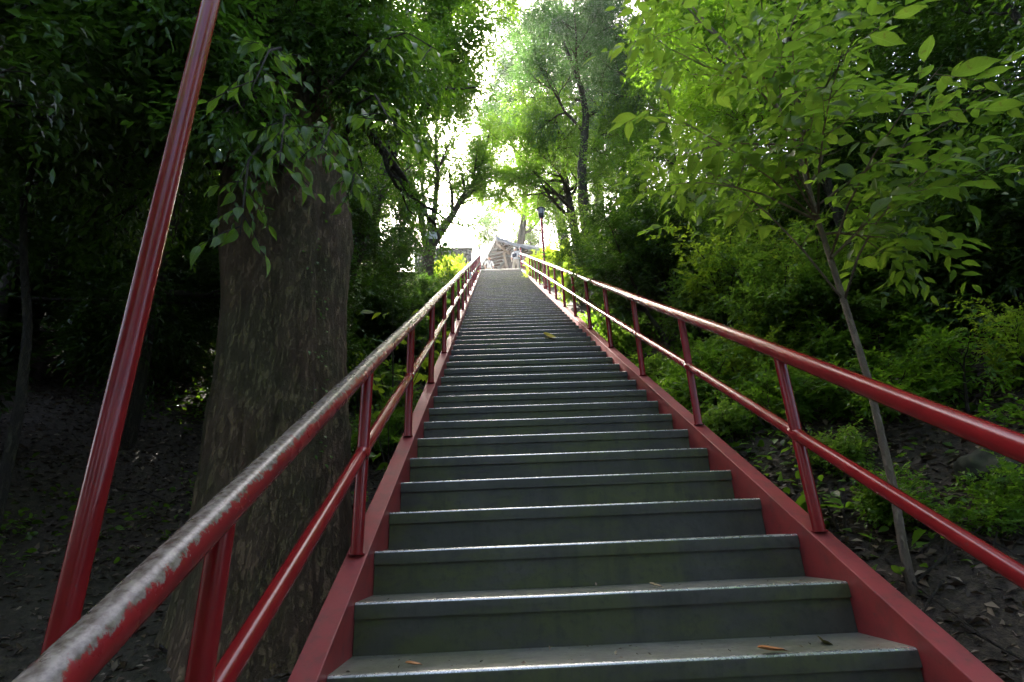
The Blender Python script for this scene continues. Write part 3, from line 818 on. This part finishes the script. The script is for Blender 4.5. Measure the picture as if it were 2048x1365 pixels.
shrub(S_LIME, 1.9, 16.2, 2.4, .8, 'lime green bush by the right railing near the top')
shrub(S_LIME, -1.75, 16.4, 4.0, 1.05, 'sunlit lime green bush by the left railing below the stone wall')
shrub(S_LIME, -2.2, 18.6, 5.0, 1.1, 'yellow green bush against the left stone wall')
shrub(S_DARK, -1.95, 12.6, 1.1, 1.15, 'dark glossy bush by the left railing below the sign')
shrub(S_DARK, -2.1, 10.0, 2.1, 1.2, 'dark glossy bush halfway up on the left')
shrub(S_DARK, -2.5, 7.9, 3.1, 1.25, 'dark glossy bush behind the bright broad-leaved plant')
shrub(S_DARK, -3.4, 5.4, 4.1, 1.2, 'dark bush hidden behind the old trunk')
shrub(S_DARK, -5.6, 5.8, .1, 1.5, 'dark bush in the shade of the left wood')
shrub(S_DARK, -6.2, 2.6, 1.6, 1.5, 'dark bush at the left edge in deep shade')
shrub(S_DARK, -8.2, 4.6, 2.6, 1.9, 'dark bush closing the left edge behind the slim trunk')
shrub(S_DARK, -9.8, 6.0, 3.6, 2.1, 'large dark bush at the far left edge')
shrub(S_DARK, -9.0, 7.2, .6, 2.4, 'big dark bush deep in shade at the left edge')
shrub(S_DARK, -11.0, 9.2, 1.6, 2.6, 'big dark bush on the skyline at the left edge')
shrub(S_DARK, -7.6, 8.6, 4.6, 2.2, 'big dark bush behind the tall red pole')
shrub(S_LIME, -.2, 24.0, 4.6, .6, 'small sunlit bush in front of the temple hall')
shrub(S_FRESH, 3.0, 3.9, .5, 1.05, 'sparse bright shrub on the bank right of the camellia')
shrub(S_FRESH, 2.45, 2.9, 2.5, .55, 'small bright shrub below the bank right of the railing')
shrub(S_FRESH, 3.3, 2.9, 4.5, .75, 'yellowish shrub left of the slim sapling')
shrub(S_FRESH, 3.7, 4.9, 1.5, .95, 'bright shrub higher on the right bank')
shrub(S_DARK, 4.4, 3.6, 2.0, 1.2, 'dark bush behind the slim sapling')
shrub(S_DARK, 5.2, 6.4, 3.2, 1.4, 'dark bush on the upper right bank')
shrub(S_DARK, 4.1, 1.9, 5.2, 1.1, 'dark bush right of the slim sapling')
shrub(S_DARK, 5.6, 3.2, .8, 1.5, 'dark bush at the right edge of the bank')
shrub(S_FRESH, 3.9, 2.2, 1.2, .7, 'low fresh shrub on the bank just right of the slim sapling')
shrub(S_FRESH, 4.5, 2.9, 3.2, .8, 'fresh shrub on the bare top of the right bank')
shrub(S_FRESH, 2.7, 5.9, 5.2, .9, 'bright thin shrub between camellia and the bush behind it')
shrub(S_DARK, 4.9, 1.6, 4.2, 1.2, 'dark bush above the boulder at the right edge')
shrub(S_FRESH, 3.6, 1.35, .2, .5, 'little fresh shrub above the boulder')
shrub(S_MID, 5.6, 9.2, .3, 1.3, 'green bush beside the sunlit patch of bank')

S_HERB = std_shrub(46, .55, .4, 'mid', .055, 9, 2, 6, .55, .12, (3,2))
S_HERBL = std_shrub(47, .5, .4, 'fresh', .05, 8, 2, 6, .6, .12, (3,2))
S_FRESH2 = std_shrub(48, 1.5, .8, 'fresh', .06, 9, 3, 7, .55, .2, (5,4), hi='md')
k = 0
where = ('near the camellia','below the slim sapling','beside the right stringer','on the upper right bank','in front of the pale stone','by the boulder')
rngp = np.random.default_rng(91)
herbs = []
for x, y, kd, sc in ((1.75,2.4,1,.7),(2.1,2.2,0,.8),(2.4,2.5,1,.9),(1.9,3.0,0,.9),(2.2,3.5,1,1.),(2.7,3.2,0,1.1),(2.9,2.6,1,.9),(3.2,2.2,0,1.),(2.6,1.8,0,.8),(2.1,1.6,1,.6),(3.1,1.6,0,.9),(1.65,3.9,1,.8),(3.5,3.4,0,1.2),(1.7,5.4,1,.9),(2.0,1.0,0,.5),(2.4,.7,0,.5),(3.0,.9,0,.7),(3.4,.6,0,.8),(1.75,6.4,0,.9),(-1.5,4.4,0,.9),(-1.9,4.2,1,.8),(-1.4,5.0,0,1.),(-2.3,6.2,0,1.2),(-1.4,7.4,1,.9),(-1.5,8.6,0,1.2)):
    herbs.append((x, y, kd, sc))
for i, (x, y, kd, sc) in enumerate(herbs):
    side = 'right' if x > 0 else 'left'
    nth = ('nearest','second nearest','third nearest','fourth nearest','fifth nearest','sixth nearest','seventh nearest','eighth nearest','ninth nearest','tenth nearest','eleventh nearest','twelfth nearest','thirteenth nearest','fourteenth nearest','fifteenth nearest','sixteenth nearest')
    same = sorted([h for h in herbs if (h[0] > 0) == (x > 0) and h[2] == kd], key=lambda h: h[1])
    shrub((S_HERB, S_HERBL)[kd], x, y, float(rngp.uniform(0,6)), sc, ('dull green herb tuft','fresh green herb tuft')[kd] + ' beside the %s railing, %s of its kind' % (side, nth[same.index((x,y,kd,sc))]), cat='herb', group='herb tufts on the banks')
shrub(S_FRESH2, 2.6, 4.1, .9, .85, 'leafy green shrub just right of the camellia')
shrub(S_FRESH2, 3.3, 4.6, 2.9, 1.1, 'leafy green shrub on the bank above the pale stone')
shrub(S_FRESH2, 3.0, 2.9, 4.9, .8, 'leafy green shrub between camellia and slim sapling')
shrub(S_FRESH2, 4.0, 2.9, 1.9, 1.0, 'leafy green shrub right behind the slim sapling')
shrub(S_FRESH2, 3.9, 6.9, 3.9, 1.2, 'leafy green shrub high on the right bank')
shrub(S_FRESH2, 4.5, 1.9, 5.9, 1.0, 'leafy green shrub at right edge above the boulder')

# broad-leaved young plant behind the left railing: every leaf its own part
def broad_plant(x, y, n, h, lab, key, L, seed):
    rng = np.random.default_rng(seed)
    root = empty('young_plant', (x, y, gz(x, y))); tag(root, lab, 'plant', 'young plants by the stairs')
    pr = leaf_protos('leaf', LEAF[key], L, .6, (.2,.4,.6,.3))
    k = max(2, n//8)
    for j in range(k):
        az = j*2.4; d = np.array([math.cos(az)*.45, math.sin(az)*.45, 1.])*h*rng.uniform(.7,1.1)
        leafy_branch(root, pr, rng, [np.zeros(3)-[0,0,.05], d*.4+[0,0,.05], d*.75+[0,0,.05], d], .008, n//k, .16*h+.06, (.7,1.25), .35, TWIG, 4, 'stem')
broad_plant(-1.62, 5.2, 56, 1.45, 'bright broad-leaved plant behind the left railing beside old trunk', 'lime', .19, 1)
broad_plant(-1.35, 3.75, 36, .75, 'low broad-leaved plant between the left railing and old trunk', 'mid', .13, 2)
broad_plant(-1.15, 6.6, 20, 1.25, 'small bright plant leaning through the left railing', 'fresh', .14, 3)
broad_plant(2.35, 3.2, 24, .45, 'low fresh green plant on the bank below the camellia', 'fresh', .12, 4)
broad_plant(1.62, 3.1, 16, .28, 'small grassy plant at the edge of the right stringer', 'fresh', .12, 5)
broad_plant(1.75, 1.15, 16, .22, 'small dull seedling at the foot of the slim sapling', 'mid', .12, 6)
broad_plant(-1.25, -.05, 14, .3, 'small dim seedling below the lowest left post', 'mid', .1, 7)

# ------------------------------------------------------------------ ground cover and litter (uncountable)
rng = np.random.default_rng(77)
def scatter(n, x0, x1, y0, y1, dens, seed):
    P = []
    while len(P) < n:
        x, y = rng.uniform(x0, x1), rng.uniform(y0, y1)
        if -1.0 < x < 1.42: continue
        if rng.random() < dens(x, y): P.append((x, y, gz(x, y)))
    return np.array(P)
nz = lambda x, y, s, k: noise.noise(Vector((x*s, y*s, k)))
P = scatter(20000, 1.42, 6.5, .6, 9, lambda x, y: max(0, .32 + 1.3*nz(x, y, .8, 11))*min(1, max(.12, (y-.9)*.5)), 1)
P2 = scatter(2600, -6, -1.0, 2.5, 10, lambda x, y: max(0, nz(x, y, .8, 21)), 2)
P = np.concatenate([P, P2]); n = len(P)
P[:,2] += rng.uniform(.01,1,n)**2*.28
A = rng.normal(0,1,(n,3)); A[:,2] = A[:,2]*.3 - .15
L = rng.uniform(.035,.085,n)
o = link('ground_cover', leaf_mesh('ground_cover', P, A, np.array([0,0,1.])+rng.normal(0,.4,(n,3)), L, L*.75, LEAF['mid'], True))
tag(o, 'low creeping green leaves covering the banks beside the stairs', 'ground cover', None, 'stuff')
LIT, nt, b = new_mat('dry_leaf')
g = nt.nodes.new('ShaderNodeNewGeometry')
nt.links.new(ramp(nt, g.outputs['Random Per Island'], [(0,(.035,.024,.016)),(.4,(.10,.065,.038)),(.75,(.17,.115,.07)),(1,(.27,.21,.15))]).outputs[0], b.inputs['Base Color'])
b.inputs['Roughness'].default_value = .6
P = np.concatenate([scatter(38000, 1.40, 6, -1.5, 8, lambda x, y: .35 + .65*max(0, nz(x, y, 1.1, 31)+.3), 3), scatter(26000, -7, -.98, -1.5, 9, lambda x, y: .5, 4)])
n = len(P); P[:,2] += rng.uniform(.004,.03,n)
A = rng.normal(0,1,(n,3)); A[:,2] *= .25; L = rng.uniform(.03,.085,n)
o = link('leaf_litter', leaf_mesh('leaf_litter', P, A, np.array([0,0,1.])+rng.normal(0,.35,(n,3)), L, L*.5, LIT, False))
tag(o, 'brown dry leaf litter strewn over the soil', 'leaf litter', None, 'stuff')
# twigs on the ground
mb = MB()
for k in range(300):
    x = rng.uniform(1.5,4.5) if k % 3 else rng.uniform(-4,-1.1); y = rng.uniform(.3,6); a = rng.uniform(0,6.3); l = rng.uniform(.15,.6)
    p0 = (x, y, gz(x,y)+.02); x1, y1 = x+math.cos(a)*l, y+math.sin(a)*l; p1 = (x1, y1, gz(x1,y1)+rng.uniform(.02,.12))
    pm = ((x+x1)/2+rng.normal(0,.03), (y+y1)/2+rng.normal(0,.03), (p0[2]+p1[2])/2+.03)
    mb.tube([p0,pm,p1],[.007,.006,.003],5)
tag(mb.build('fallen_twigs', TWIG), 'thin fallen twigs scattered over the banks', 'twigs', None, 'stuff')

# rocks
STONE = flat_mat('grey_stone', (.13,.125,.115), .9, .45, 9, .8)
MOSSY = flat_mat('mossy_stone', (.085,.09,.06), .95, .5, 7, .8)
DARKROCK = flat_mat('dark_mossy_rock', (.035,.036,.022), .95, .5, 11, 1.0)
def rock(x, y, sx, sy, sz, m, label, seed, dz=0):
    import bmesh
    bm = bmesh.new(); bmesh.ops.create_icosphere(bm, subdivisions=4, radius=1)
    for v in bm.verts:
        p = v.co.copy(); k = 1 + .28*noise.noise(p*1.1+Vector((seed,0,0))) + .12*noise.noise(p*2.7+Vector((0,seed,0))) + .04*noise.noise(p*8)
        v.co = Vector((p.x*sx, p.y*sy, p.z*sz))*k
    me = bpy.data.meshes.new('rock'); bm.to_mesh(me); bm.free(); me.materials.append(m)
    me.polygons.foreach_set('use_smooth', [True]*len(me.polygons))
    o = link('rock', me); o.location = (x, y, gz(x,y)+dz); tag(o, label, 'rock')
rock(2.62, 1.0, .17, .16, .12, DARKROCK, 'dark mossy boulder at the lower right edge', 1, .08)
rock(2.75, 3.75, .22, .10, .06, STONE, 'pale flat stone on the bank right of the camellia', 2, .03)
rock(3.4, 7.6, .35, .3, .3, STONE, 'grey rock half buried high on the right bank', 3, .1)

# ------------------------------------------------------------------ fallen leaves on the steps
def curled_leaf(x, s, y_in, m, L, wr, rz, label, tilt=.15, up=.012):
    pr = BIG_V.copy(); pr[:,1] *= wr; pr[:,2] = pr[:,2]*1.2 + .16*(pr[:,0]-.5)**2*2
    me = np_mesh('fallen_leaf', pr*L, BIG_F, True); me.materials.append(m)
    o = link('fallen_leaf', me); o.location = (x, s*TR + y_in, s*RI + up); o.rotation_euler = (tilt, tilt*.5, rz)
    tag(o, label, 'fallen leaf', 'fallen leaves on the steps')
YEL = flat_mat('yellow_leaf', (.55,.42,.05), .5, .15, 40, .1)
OLV = flat_mat('olive_leaf', (.22,.20,.06), .55, .3, 40, .1)
ORA = flat_mat('orange_leaf', (.42,.17,.05), .5, .2, 40, .1)
TAN = flat_mat('tan_leaf', (.34,.24,.13), .6, .2, 40, .1)
curled_leaf(.50, 17, .03, YEL, .30, .55, .1, 'bright yellow fallen leaf lying halfway up the steps', .7, .06)
curled_leaf(.93, 0, .10, OLV, .095, .6, .9, 'curled olive leaf at the right end of lowest step', .5)
curled_leaf(-.52, 0, .06, ORA, .062, .4, .5, 'small orange leaf at the left of lowest step', .2)
curled_leaf(.42, 1, .10, TAN, .06, .5, .2, 'tan leaf on the second lowest step', .3)
curled_leaf(.66, 0, .015, ORA, .10, .35, .05, 'flat rust coloured leaf on the front edge of lowest step', .05)
curled_leaf(1.16+.06, 3, .10, TAN, .03, .6, .4, 'tiny pale leaf on the right red stringer', .3)
rng = np.random.default_rng(5)
n = 150; si = rng.integers(-1, 5, n)
P = np.stack([rng.uniform(XL+.03, XR-.03, n), si*TR + rng.uniform(.03, TR-.02, n), si*RI + .004], 1)
A = rng.normal(0,1,(n,3)); A[:,2] *= .3; L = rng.uniform(.006,.02,n)
tag(link('step_debris', leaf_mesh('step_debris', P, A, np.array([0,0,1.])+rng.normal(0,.3,(n,3)), L, L*.6, LIT)), 'crumbs of dry leaf on the lowest treads', 'debris', None, 'stuff')

# ------------------------------------------------------------------ sign on the forked tree
sg = empty('sign_board', (FX + .24, FY - .62, gz(FX, FY) + 2.98), 0)
tag(sg, 'small white notice board with dark writing on the forked tree', 'sign')
sg.rotation_euler = (R_(12), R_(12), R_(-12))
MB().box((-.24,-.012,-.13),(.24,.0,.13)).build('board', WHITE, sg)
mb = MB(); rs = random.Random(4)
for row, zc in enumerate((.055, -.035)):
    x = -.18
    for k in range(7 if row == 0 else 5):
        for q in range(2):
            if rs.random() < .5: mb.box((x, -.0145, zc + q*.014 - .02), (x + .034, -.013, zc + q*.014 - .014))
            else: mb.box((x + rs.uniform(0,.026), -.0146, zc - .024), (x + .032, -.0131, zc + .024) if False else (x + .030, -.0131, zc - .018))
        mb.box((x + .012, -.0147, zc - .024), (x + .018, -.0132, zc + .026))
        x += .052
mb.build('lettering', INK, sg)

# ------------------------------------------------------------------ stone walls at the top
def stone_wall(name, x0, x1, y, h, lab, seed, tops):
    root = empty(name, (x0, y, TOPZ)); tag(root, lab, 'wall')
    rs = random.Random(seed); W = x1 - x0
    MB().box((.03,.06,-.6),(W-.03,.42,h-.06)).build('core', MOSSY, root)
    z = -.3; row = 0
    while z < h - .05:
        rh = rs.uniform(.34,.46); rh = min(rh, h - z)
        if h - (z+rh) < .15: rh = h - z
        x = -rs.uniform(0,.1)
        while x < W - .02:
            w = rs.uniform(.32,.62); w = min(w, W - x)
            if W - (x+w) < .16: w = W - x
            g = .012; d = rs.uniform(-.03,.03)
            j = lambda: rs.uniform(-.035,.035)
            x0_, x1_, z0_, z1_ = max(0,x)+g, x+w-g, z+g, z+rh-g
            fr = [(x0_+abs(j()),-.02+d,z0_+abs(j())),(x1_-abs(j()),-.02+d+j()*.4,z0_+abs(j())),(x1_-abs(j()),-.02+d+j()*.4,z1_-abs(j())),(x0_+abs(j()),-.02+d,z1_-abs(j()))]
            bk = [(x0_,.08,z0_),(x1_,.08,z0_),(x1_,.08,z1_),(x0_,.08,z1_)]
            o = MB().add(fr+bk,[(0,1,2,3),(4,7,6,5),(0,4,5,1),(1,5,6,2),(2,6,7,3),(3,7,4,0)]).build('stone', STONE, root)
            mod = o.modifiers.new('bevel','BEVEL'); mod.width = .025; mod.segments = 2
            x += w
        z += rh
    cx = 0
    while cx < W - .01:
        w = min(rs.uniform(.5,.9), W - cx)
        o = MB().box((cx+.006,-.05,h),(cx+w-.006,.46,h+.10)).build('coping_stone', STONE, root)
        mod = o.modifiers.new('bevel','BEVEL'); mod.width = .015; mod.segments = 2
        cx += w
    return root
stone_wall('stone_wall', -4.2, -1.22, 21.75, 1.62, 'grey block stone wall left of the stair top', 3, 0)
stone_wall('stone_wall', 1.75, 5.2, 22.4, 1.45, 'low grey stone wall right of the stair top behind railing', 4, 0)

# ------------------------------------------------------------------ temple hall seen from below its eave corner
WOOD = flat_mat('old_timber', (.085,.058,.045), .8, .3, 8, .4)
WOOD_L = flat_mat('pale_timber', (.24,.18,.14), .75, .2, 8, .3)
TILE = flat_mat('grey_roof_tile', (.22,.23,.24), .5, .2, 10, .3)
hall = empty('temple_hall', (.05, 25.2, TOPZ), R_(20)); tag(hall, 'old timber temple hall with tiled hipped roof beyond the stair top', 'building')
# local: eave corner at origin, hall extends to +x (front eave, away right) and +y (left eave)
EH = 4.05; OV = 1.25; LX, LY = 7.5, 6.5
MB().box((OV,OV,0),(LX-OV,LY-OV,EH-.05)).build('wall', WOOD, hall)
for (x, y) in ((OV,OV),(OV+1.6,OV),(OV+3.3,OV),(LX-OV,OV),(OV,OV+2),(OV,LY-OV)):
    MB().box((x-.12,y-.12,0),(x+.12,y+.12,EH-.1)).build('column', WOOD, hall)
for k in range(3):
    dr = MB().box((OV+.25+k*1.65,OV-.05,.15),(OV+1.35+k*1.65,OV-.01,2.2)).build('door', WOOD_L, hall)
    for q in range(4): MB().box((OV+.27+k*1.65,OV-.075,.3+q*.5),(OV+1.33+k*1.65,OV-.052,.36+q*.5)).build('rail', WOOD, dr)
# roof: curved hip, thick eaves, corner swept up
def roof_z(u, v):   # distance in from both eaves
    e = min(u, v); return EH + .12 + .62*e + .03*e*e
nX, nY = 24, 22; V = []; F = []
for j in range(nY+1):
    for i in range(nX+1):
        x = LX*i/nX; y = LY*j/nY; u = min(x, LX-x); v = min(y, LY-y)
        sw = .42*math.exp(-(math.hypot(min(x,LX-x), min(y,LY-y))/1.1))
        V.append((x, y, roof_z(u, v) + sw))
nv = len(V); V += [(x, y, z-.2) for (x, y, z) in V]
idx = lambda i, j: j*(nX+1)+i
for j in range(nY):
    for i in range(nX):
        f = (idx(i,j), idx(i+1,j), idx(i+1,j+1), idx(i,j+1)); F.append(f); F.append(tuple(k+nv for k in f[::-1]))
for i in range(nX):
    F.append((idx(i,0)+nv, idx(i+1,0)+nv, idx(i+1,0), idx(i,0))); F.append((idx(i,nY), idx(i+1,nY), idx(i+1,nY)+nv, idx(i,nY)+nv))
for j in range(nY):
    F.append((idx(0,j), idx(0,j+1), idx(0,j+1)+nv, idx(0,j)+nv)); F.append((idx(nX,j)+nv, idx(nX,j+1)+nv, idx(nX,j+1), idx(nX,j)))
me = bpy.data.meshes.new('roof'); me.from_pydata(V, [], F); me.materials.append(TILE); me.update()
roof = link('roof', me, hall)
for k in range(14):
    x = .55 + k*.5; e = .3
    MB().bar((x, .05, EH-.16+.42*math.exp(-math.hypot(min(x,LX-x),.05)/1.1)),(x, OV+.1, EH+.42),.09,.12).build('rafter', WOOD, roof)
for k in range(11):
    y = .55 + k*.5
    MB().bar((.05, y, EH-.16+.42*math.exp(-math.hypot(.05,min(y,LY-y))/1.1)),(OV+.1, y, EH+.42),.09,.12).build('rafter', WOOD, roof)
MB().bar((.04,.04,EH+.10),(OV+.2,OV+.2,EH+.40),.16,.2).build('hip_rafter', WOOD_L, roof)
MB().bar((OV*.62,OV*.62,EH-.02),(OV+.02,OV+.02,EH-1.3),.12,.14).build('bracket_strut', WOOD_L, hall)

# ------------------------------------------------------------------ white slatted bench
bx_, by_ = .25, 23.3
bn = empty('bench', (bx_, by_, TOPZ+.004), R_(-18)); tag(bn, 'white slatted bench at the stair top in front of temple hall', 'bench')
for k in range(3): MB().box((-.55,-.2+k*.14,.42),(.55,-.09+k*.14,.45)).build('seat_slat', WHITE, bn)
for k in range(3): MB().box((-.55,.22+k*.02,.55+k*.14),(.55,.24+k*.02,.65+k*.14)).build('back_slat', WHITE, bn)
for x in (-.5,.5):
    for (y, h) in ((-.18,.419),(.245,.95)): MB().box((x-.025,y-.02,0),(x+.025,y+.02,h) if h < .5 else (x+.025,y-.001+.0,h)).build('leg', WHITE, bn)
    MB().box((x-.025,-.2,.6),(x+.025,.22,.64)).build('armrest', WHITE, bn)

# ------------------------------------------------------------------ people
SKIN = flat_mat('skin', (.50,.31,.22), .55, .08, 20, 0)
HAIR = flat_mat('dark_hair', (.02,.016,.014), .5, .3, 60, .2)
SHIRT = flat_mat('white_shirt', (.74,.74,.76), .85, .05, 8, .1)
TROUS = flat_mat('beige_trousers', (.55,.48,.38), .85, .08, 8, .1)
SHOE = flat_mat('dark_shoe', (.04,.035,.03), .5, .1, 10, 0)
def person(loc, rz, H, lab, arms, legs):
    """skin-modifier figure; joints in units of stature 1.70"""
    k = H/1.70
    v = []; e = []; r = []
    def add(p, rad, par=None):
        v.append((p[0]*k, p[1]*k, p[2]*k)); r.append(rad*k)
        if par is not None: e.append((par, len(v)-1))
        return len(v)-1
    pel = add((0,0,.93), .135); wa = add((0,.0,1.08), .125, pel); ch = add((0,.0,1.28), .15, wa); sh = add((0,.0,1.40), .11, ch)
    nk = add((0,-.005,1.47), .052, sh); jaw = add((0,-.02,1.54), .066, nk); hd = add((0,-.012,1.61), .088, jaw); add((0,-.005,1.67), .062, hd)
    add((0,-.11,1.585), .014, jaw)
    for s, (el, wr, hn) in zip((-1,1), arms):
        a = add((s*.175,0,1.385), .062, sh); b = add(el, .046, a); c = add(wr, .034, b); h = add(hn, .032, c)
        d = np.array(hn)-np.array(wr); d = d/np.linalg.norm(d); x = np.cross(d,[0,1,0]); x = x/max(1e-6,np.linalg.norm(x))
        for q, fl in zip((-.024,-.008,.008,.024),(.055,.07,.066,.05)):
            f1 = add(np.array(hn)+d*.04+x*q, .010, h); f2 = add(np.array(hn)+d*(.04+fl*.6)+x*q*1.1+np.array([0,-.008,0]), .009, f1); add(np.array(hn)+d*(.04+fl)+x*q*1.1+np.array([0,-.02,0]), .008, f2)
        th = add(np.array(hn)-x*s*.03+np.array([0,-.02,0]), .011, h); add(np.array(hn)-x*s*.04+d*.035+np.array([0,-.035,0]), .009, th)
    for s, (kn, an, to) in zip((-1,1), legs):
        a = add((s*.09,0,.86), .10, pel); b = add(kn, .068, a); c = add(an, .048, b); d = add(to, .04, c)
    me = bpy.data.meshes.new('body'); me.from_pydata(v, e, []); 
    tmp = bpy.data.objects.new('tmp', me); col.objects.link(tmp)
    sk = tmp.modifiers.new('skin','SKIN'); sub = tmp.modifiers.new('sub','SUBSURF'); sub.levels = sub.render_levels = 2
    for i, sv in enumerate(me.skin_vertices[0].data): sv.radius = (r[i], r[i]*(.72 if i in (0,1,2,3) else 1)); sv.use_root = (i == 0)
    bpy.context.view_layer.update()
    bm_ = bpy.data.meshes.new_from_object(tmp.evaluated_get(bpy.context.evaluated_depsgraph_get()))
    bpy.data.objects.remove(tmp)
    bm_.name = 'body'; bm_.materials.clear()
    for m in (SKIN, SHIRT, TROUS, SHOE): bm_.materials.append(m)
    for p in bm_.polygons:
        z = p.center.z/k; ax = abs(p.center.x)/k; p.use_smooth = True
        p.material_index = 3 if z < .075 else 2 if (z < .95 and ax < .22) else 1 if (1.14 < z < 1.455 or (z <= 1.14 and z >= .95 and ax < .165)) else 0
    root = empty('person', loc, rz); tag(root, lab, 'person')
    link('body', bm_, root)
    hb = MB(); hb.lathe([(.075,-.02),(.093,.02),(.098,.06),(.085,.11),(.05,.14),(.012,.15)], 16, (0,.012,0))
    h = hb.build('hair', HAIR, root, True); h.location = (0,.012*k,1.585*k); h.scale = (k,k,k); h.rotation_euler = (R_(-16),0,0)
    for s in (-1,1):
        MB().lathe([(.004,0),(.009,.008),(.004,.016)], 8).build('eye', HAIR, root).location = (s*.032*k,-.094*k,1.605*k)
        er = MB().lathe([(.006,0),(.02,.02),(.018,.045),(.006,.06)], 8).build('ear', SKIN, root); er.location = (s*.086*k,0,1.57*k)
    return root
pR = person((1.02, 21.75, TOPZ+.004), R_(-25), 1.66, 'person in white shirt and beige trousers standing at the right stair head',
       (((-.25,.0,1.12),(-.2,-.1,.92),(-.19,-.12,.87)),((.24,.03,1.12),(.12,-.17,1.08),(.06,-.19,1.08))),
       (((-.13,-.06,.49),(-.17,.02,.09),(-.18,-.12,.045)),((.10,.0,.49),(.11,.03,.09),(.12,-.11,.045))))
pL = person((-.37, 22.55, TOPZ+.004), R_(12), 1.60, 'person in white shirt with dark neck strap behind the top step on the left',
       (((-.25,.02,1.12),(-.22,-.06,.88),(-.21,-.08,.83)),((.25,.02,1.12),(.22,-.06,.88),(.21,-.08,.83))),
       (((-.10,-.02,.49),(-.11,.03,.09),(-.12,-.11,.045)),((.10,-.02,.49),(.11,.03,.09),(.12,-.11,.045))))
BAG = flat_mat('navy_bag', (.02,.025,.05), .6, .2, 20, .2)
bg = empty('shoulder_bag', (1.02, 21.75, TOPZ), R_(-25)); tag(bg, 'dark navy shoulder bag worn across the chest of the right person', 'bag')
q = MB().box((-.11,-.24,1.0),(.12,-.155,1.19)).build('pouch', BAG, bg); q.modifiers.new('bevel','BEVEL').width = .02
MB().tube([(.05,-.19,1.18),(.0,-.17,1.30),(-.08,-.12,1.42),(-.1,.02,1.44),(-.05,.13,1.32),(.1,.13,1.15)], .014, 8).build('strap', BAG, bg, True)
STR = flat_mat('dark_red_strap', (.12,.02,.03), .6, .2, 20, .1)
ns = MB().tube([(-.06,.03,1.385),(-.07,-.08,1.36),(-.03,-.155,1.22),(0,-.16,1.06),(.03,-.155,1.22),(.07,-.08,1.36),(.06,.03,1.385)], .013, 8).build('neck_strap', STR, None, True)
ns.location = (-.37, 22.55, TOPZ); ns.rotation_euler = (0,0,R_(12)); tag(ns, 'dark red neck strap hanging on the left person', 'strap')

# ------------------------------------------------------------------ haze volume added for the veil and glow towards the sun
hz = bpy.data.materials.new('haze'); hz.use_nodes = True
nt = hz.node_tree; nt.nodes.remove(nt.nodes['Principled BSDF'])
pv = nt.nodes.new('ShaderNodeVolumePrincipled'); pv.inputs['Density'].default_value = 0.0005; pv.inputs['Color'].default_value = (.93,.96,1,1); pv.inputs['Anisotropy'].default_value = .75
nt.links.new(pv.outputs[0], nt.nodes['Material Output'].inputs['Volume'])
o = MB().box((-170,-50,-40),(170,230,80)).build('haze', hz); tag(o, 'thin haze added between the trees for a veiling glow', 'haze', None, 'stuff')
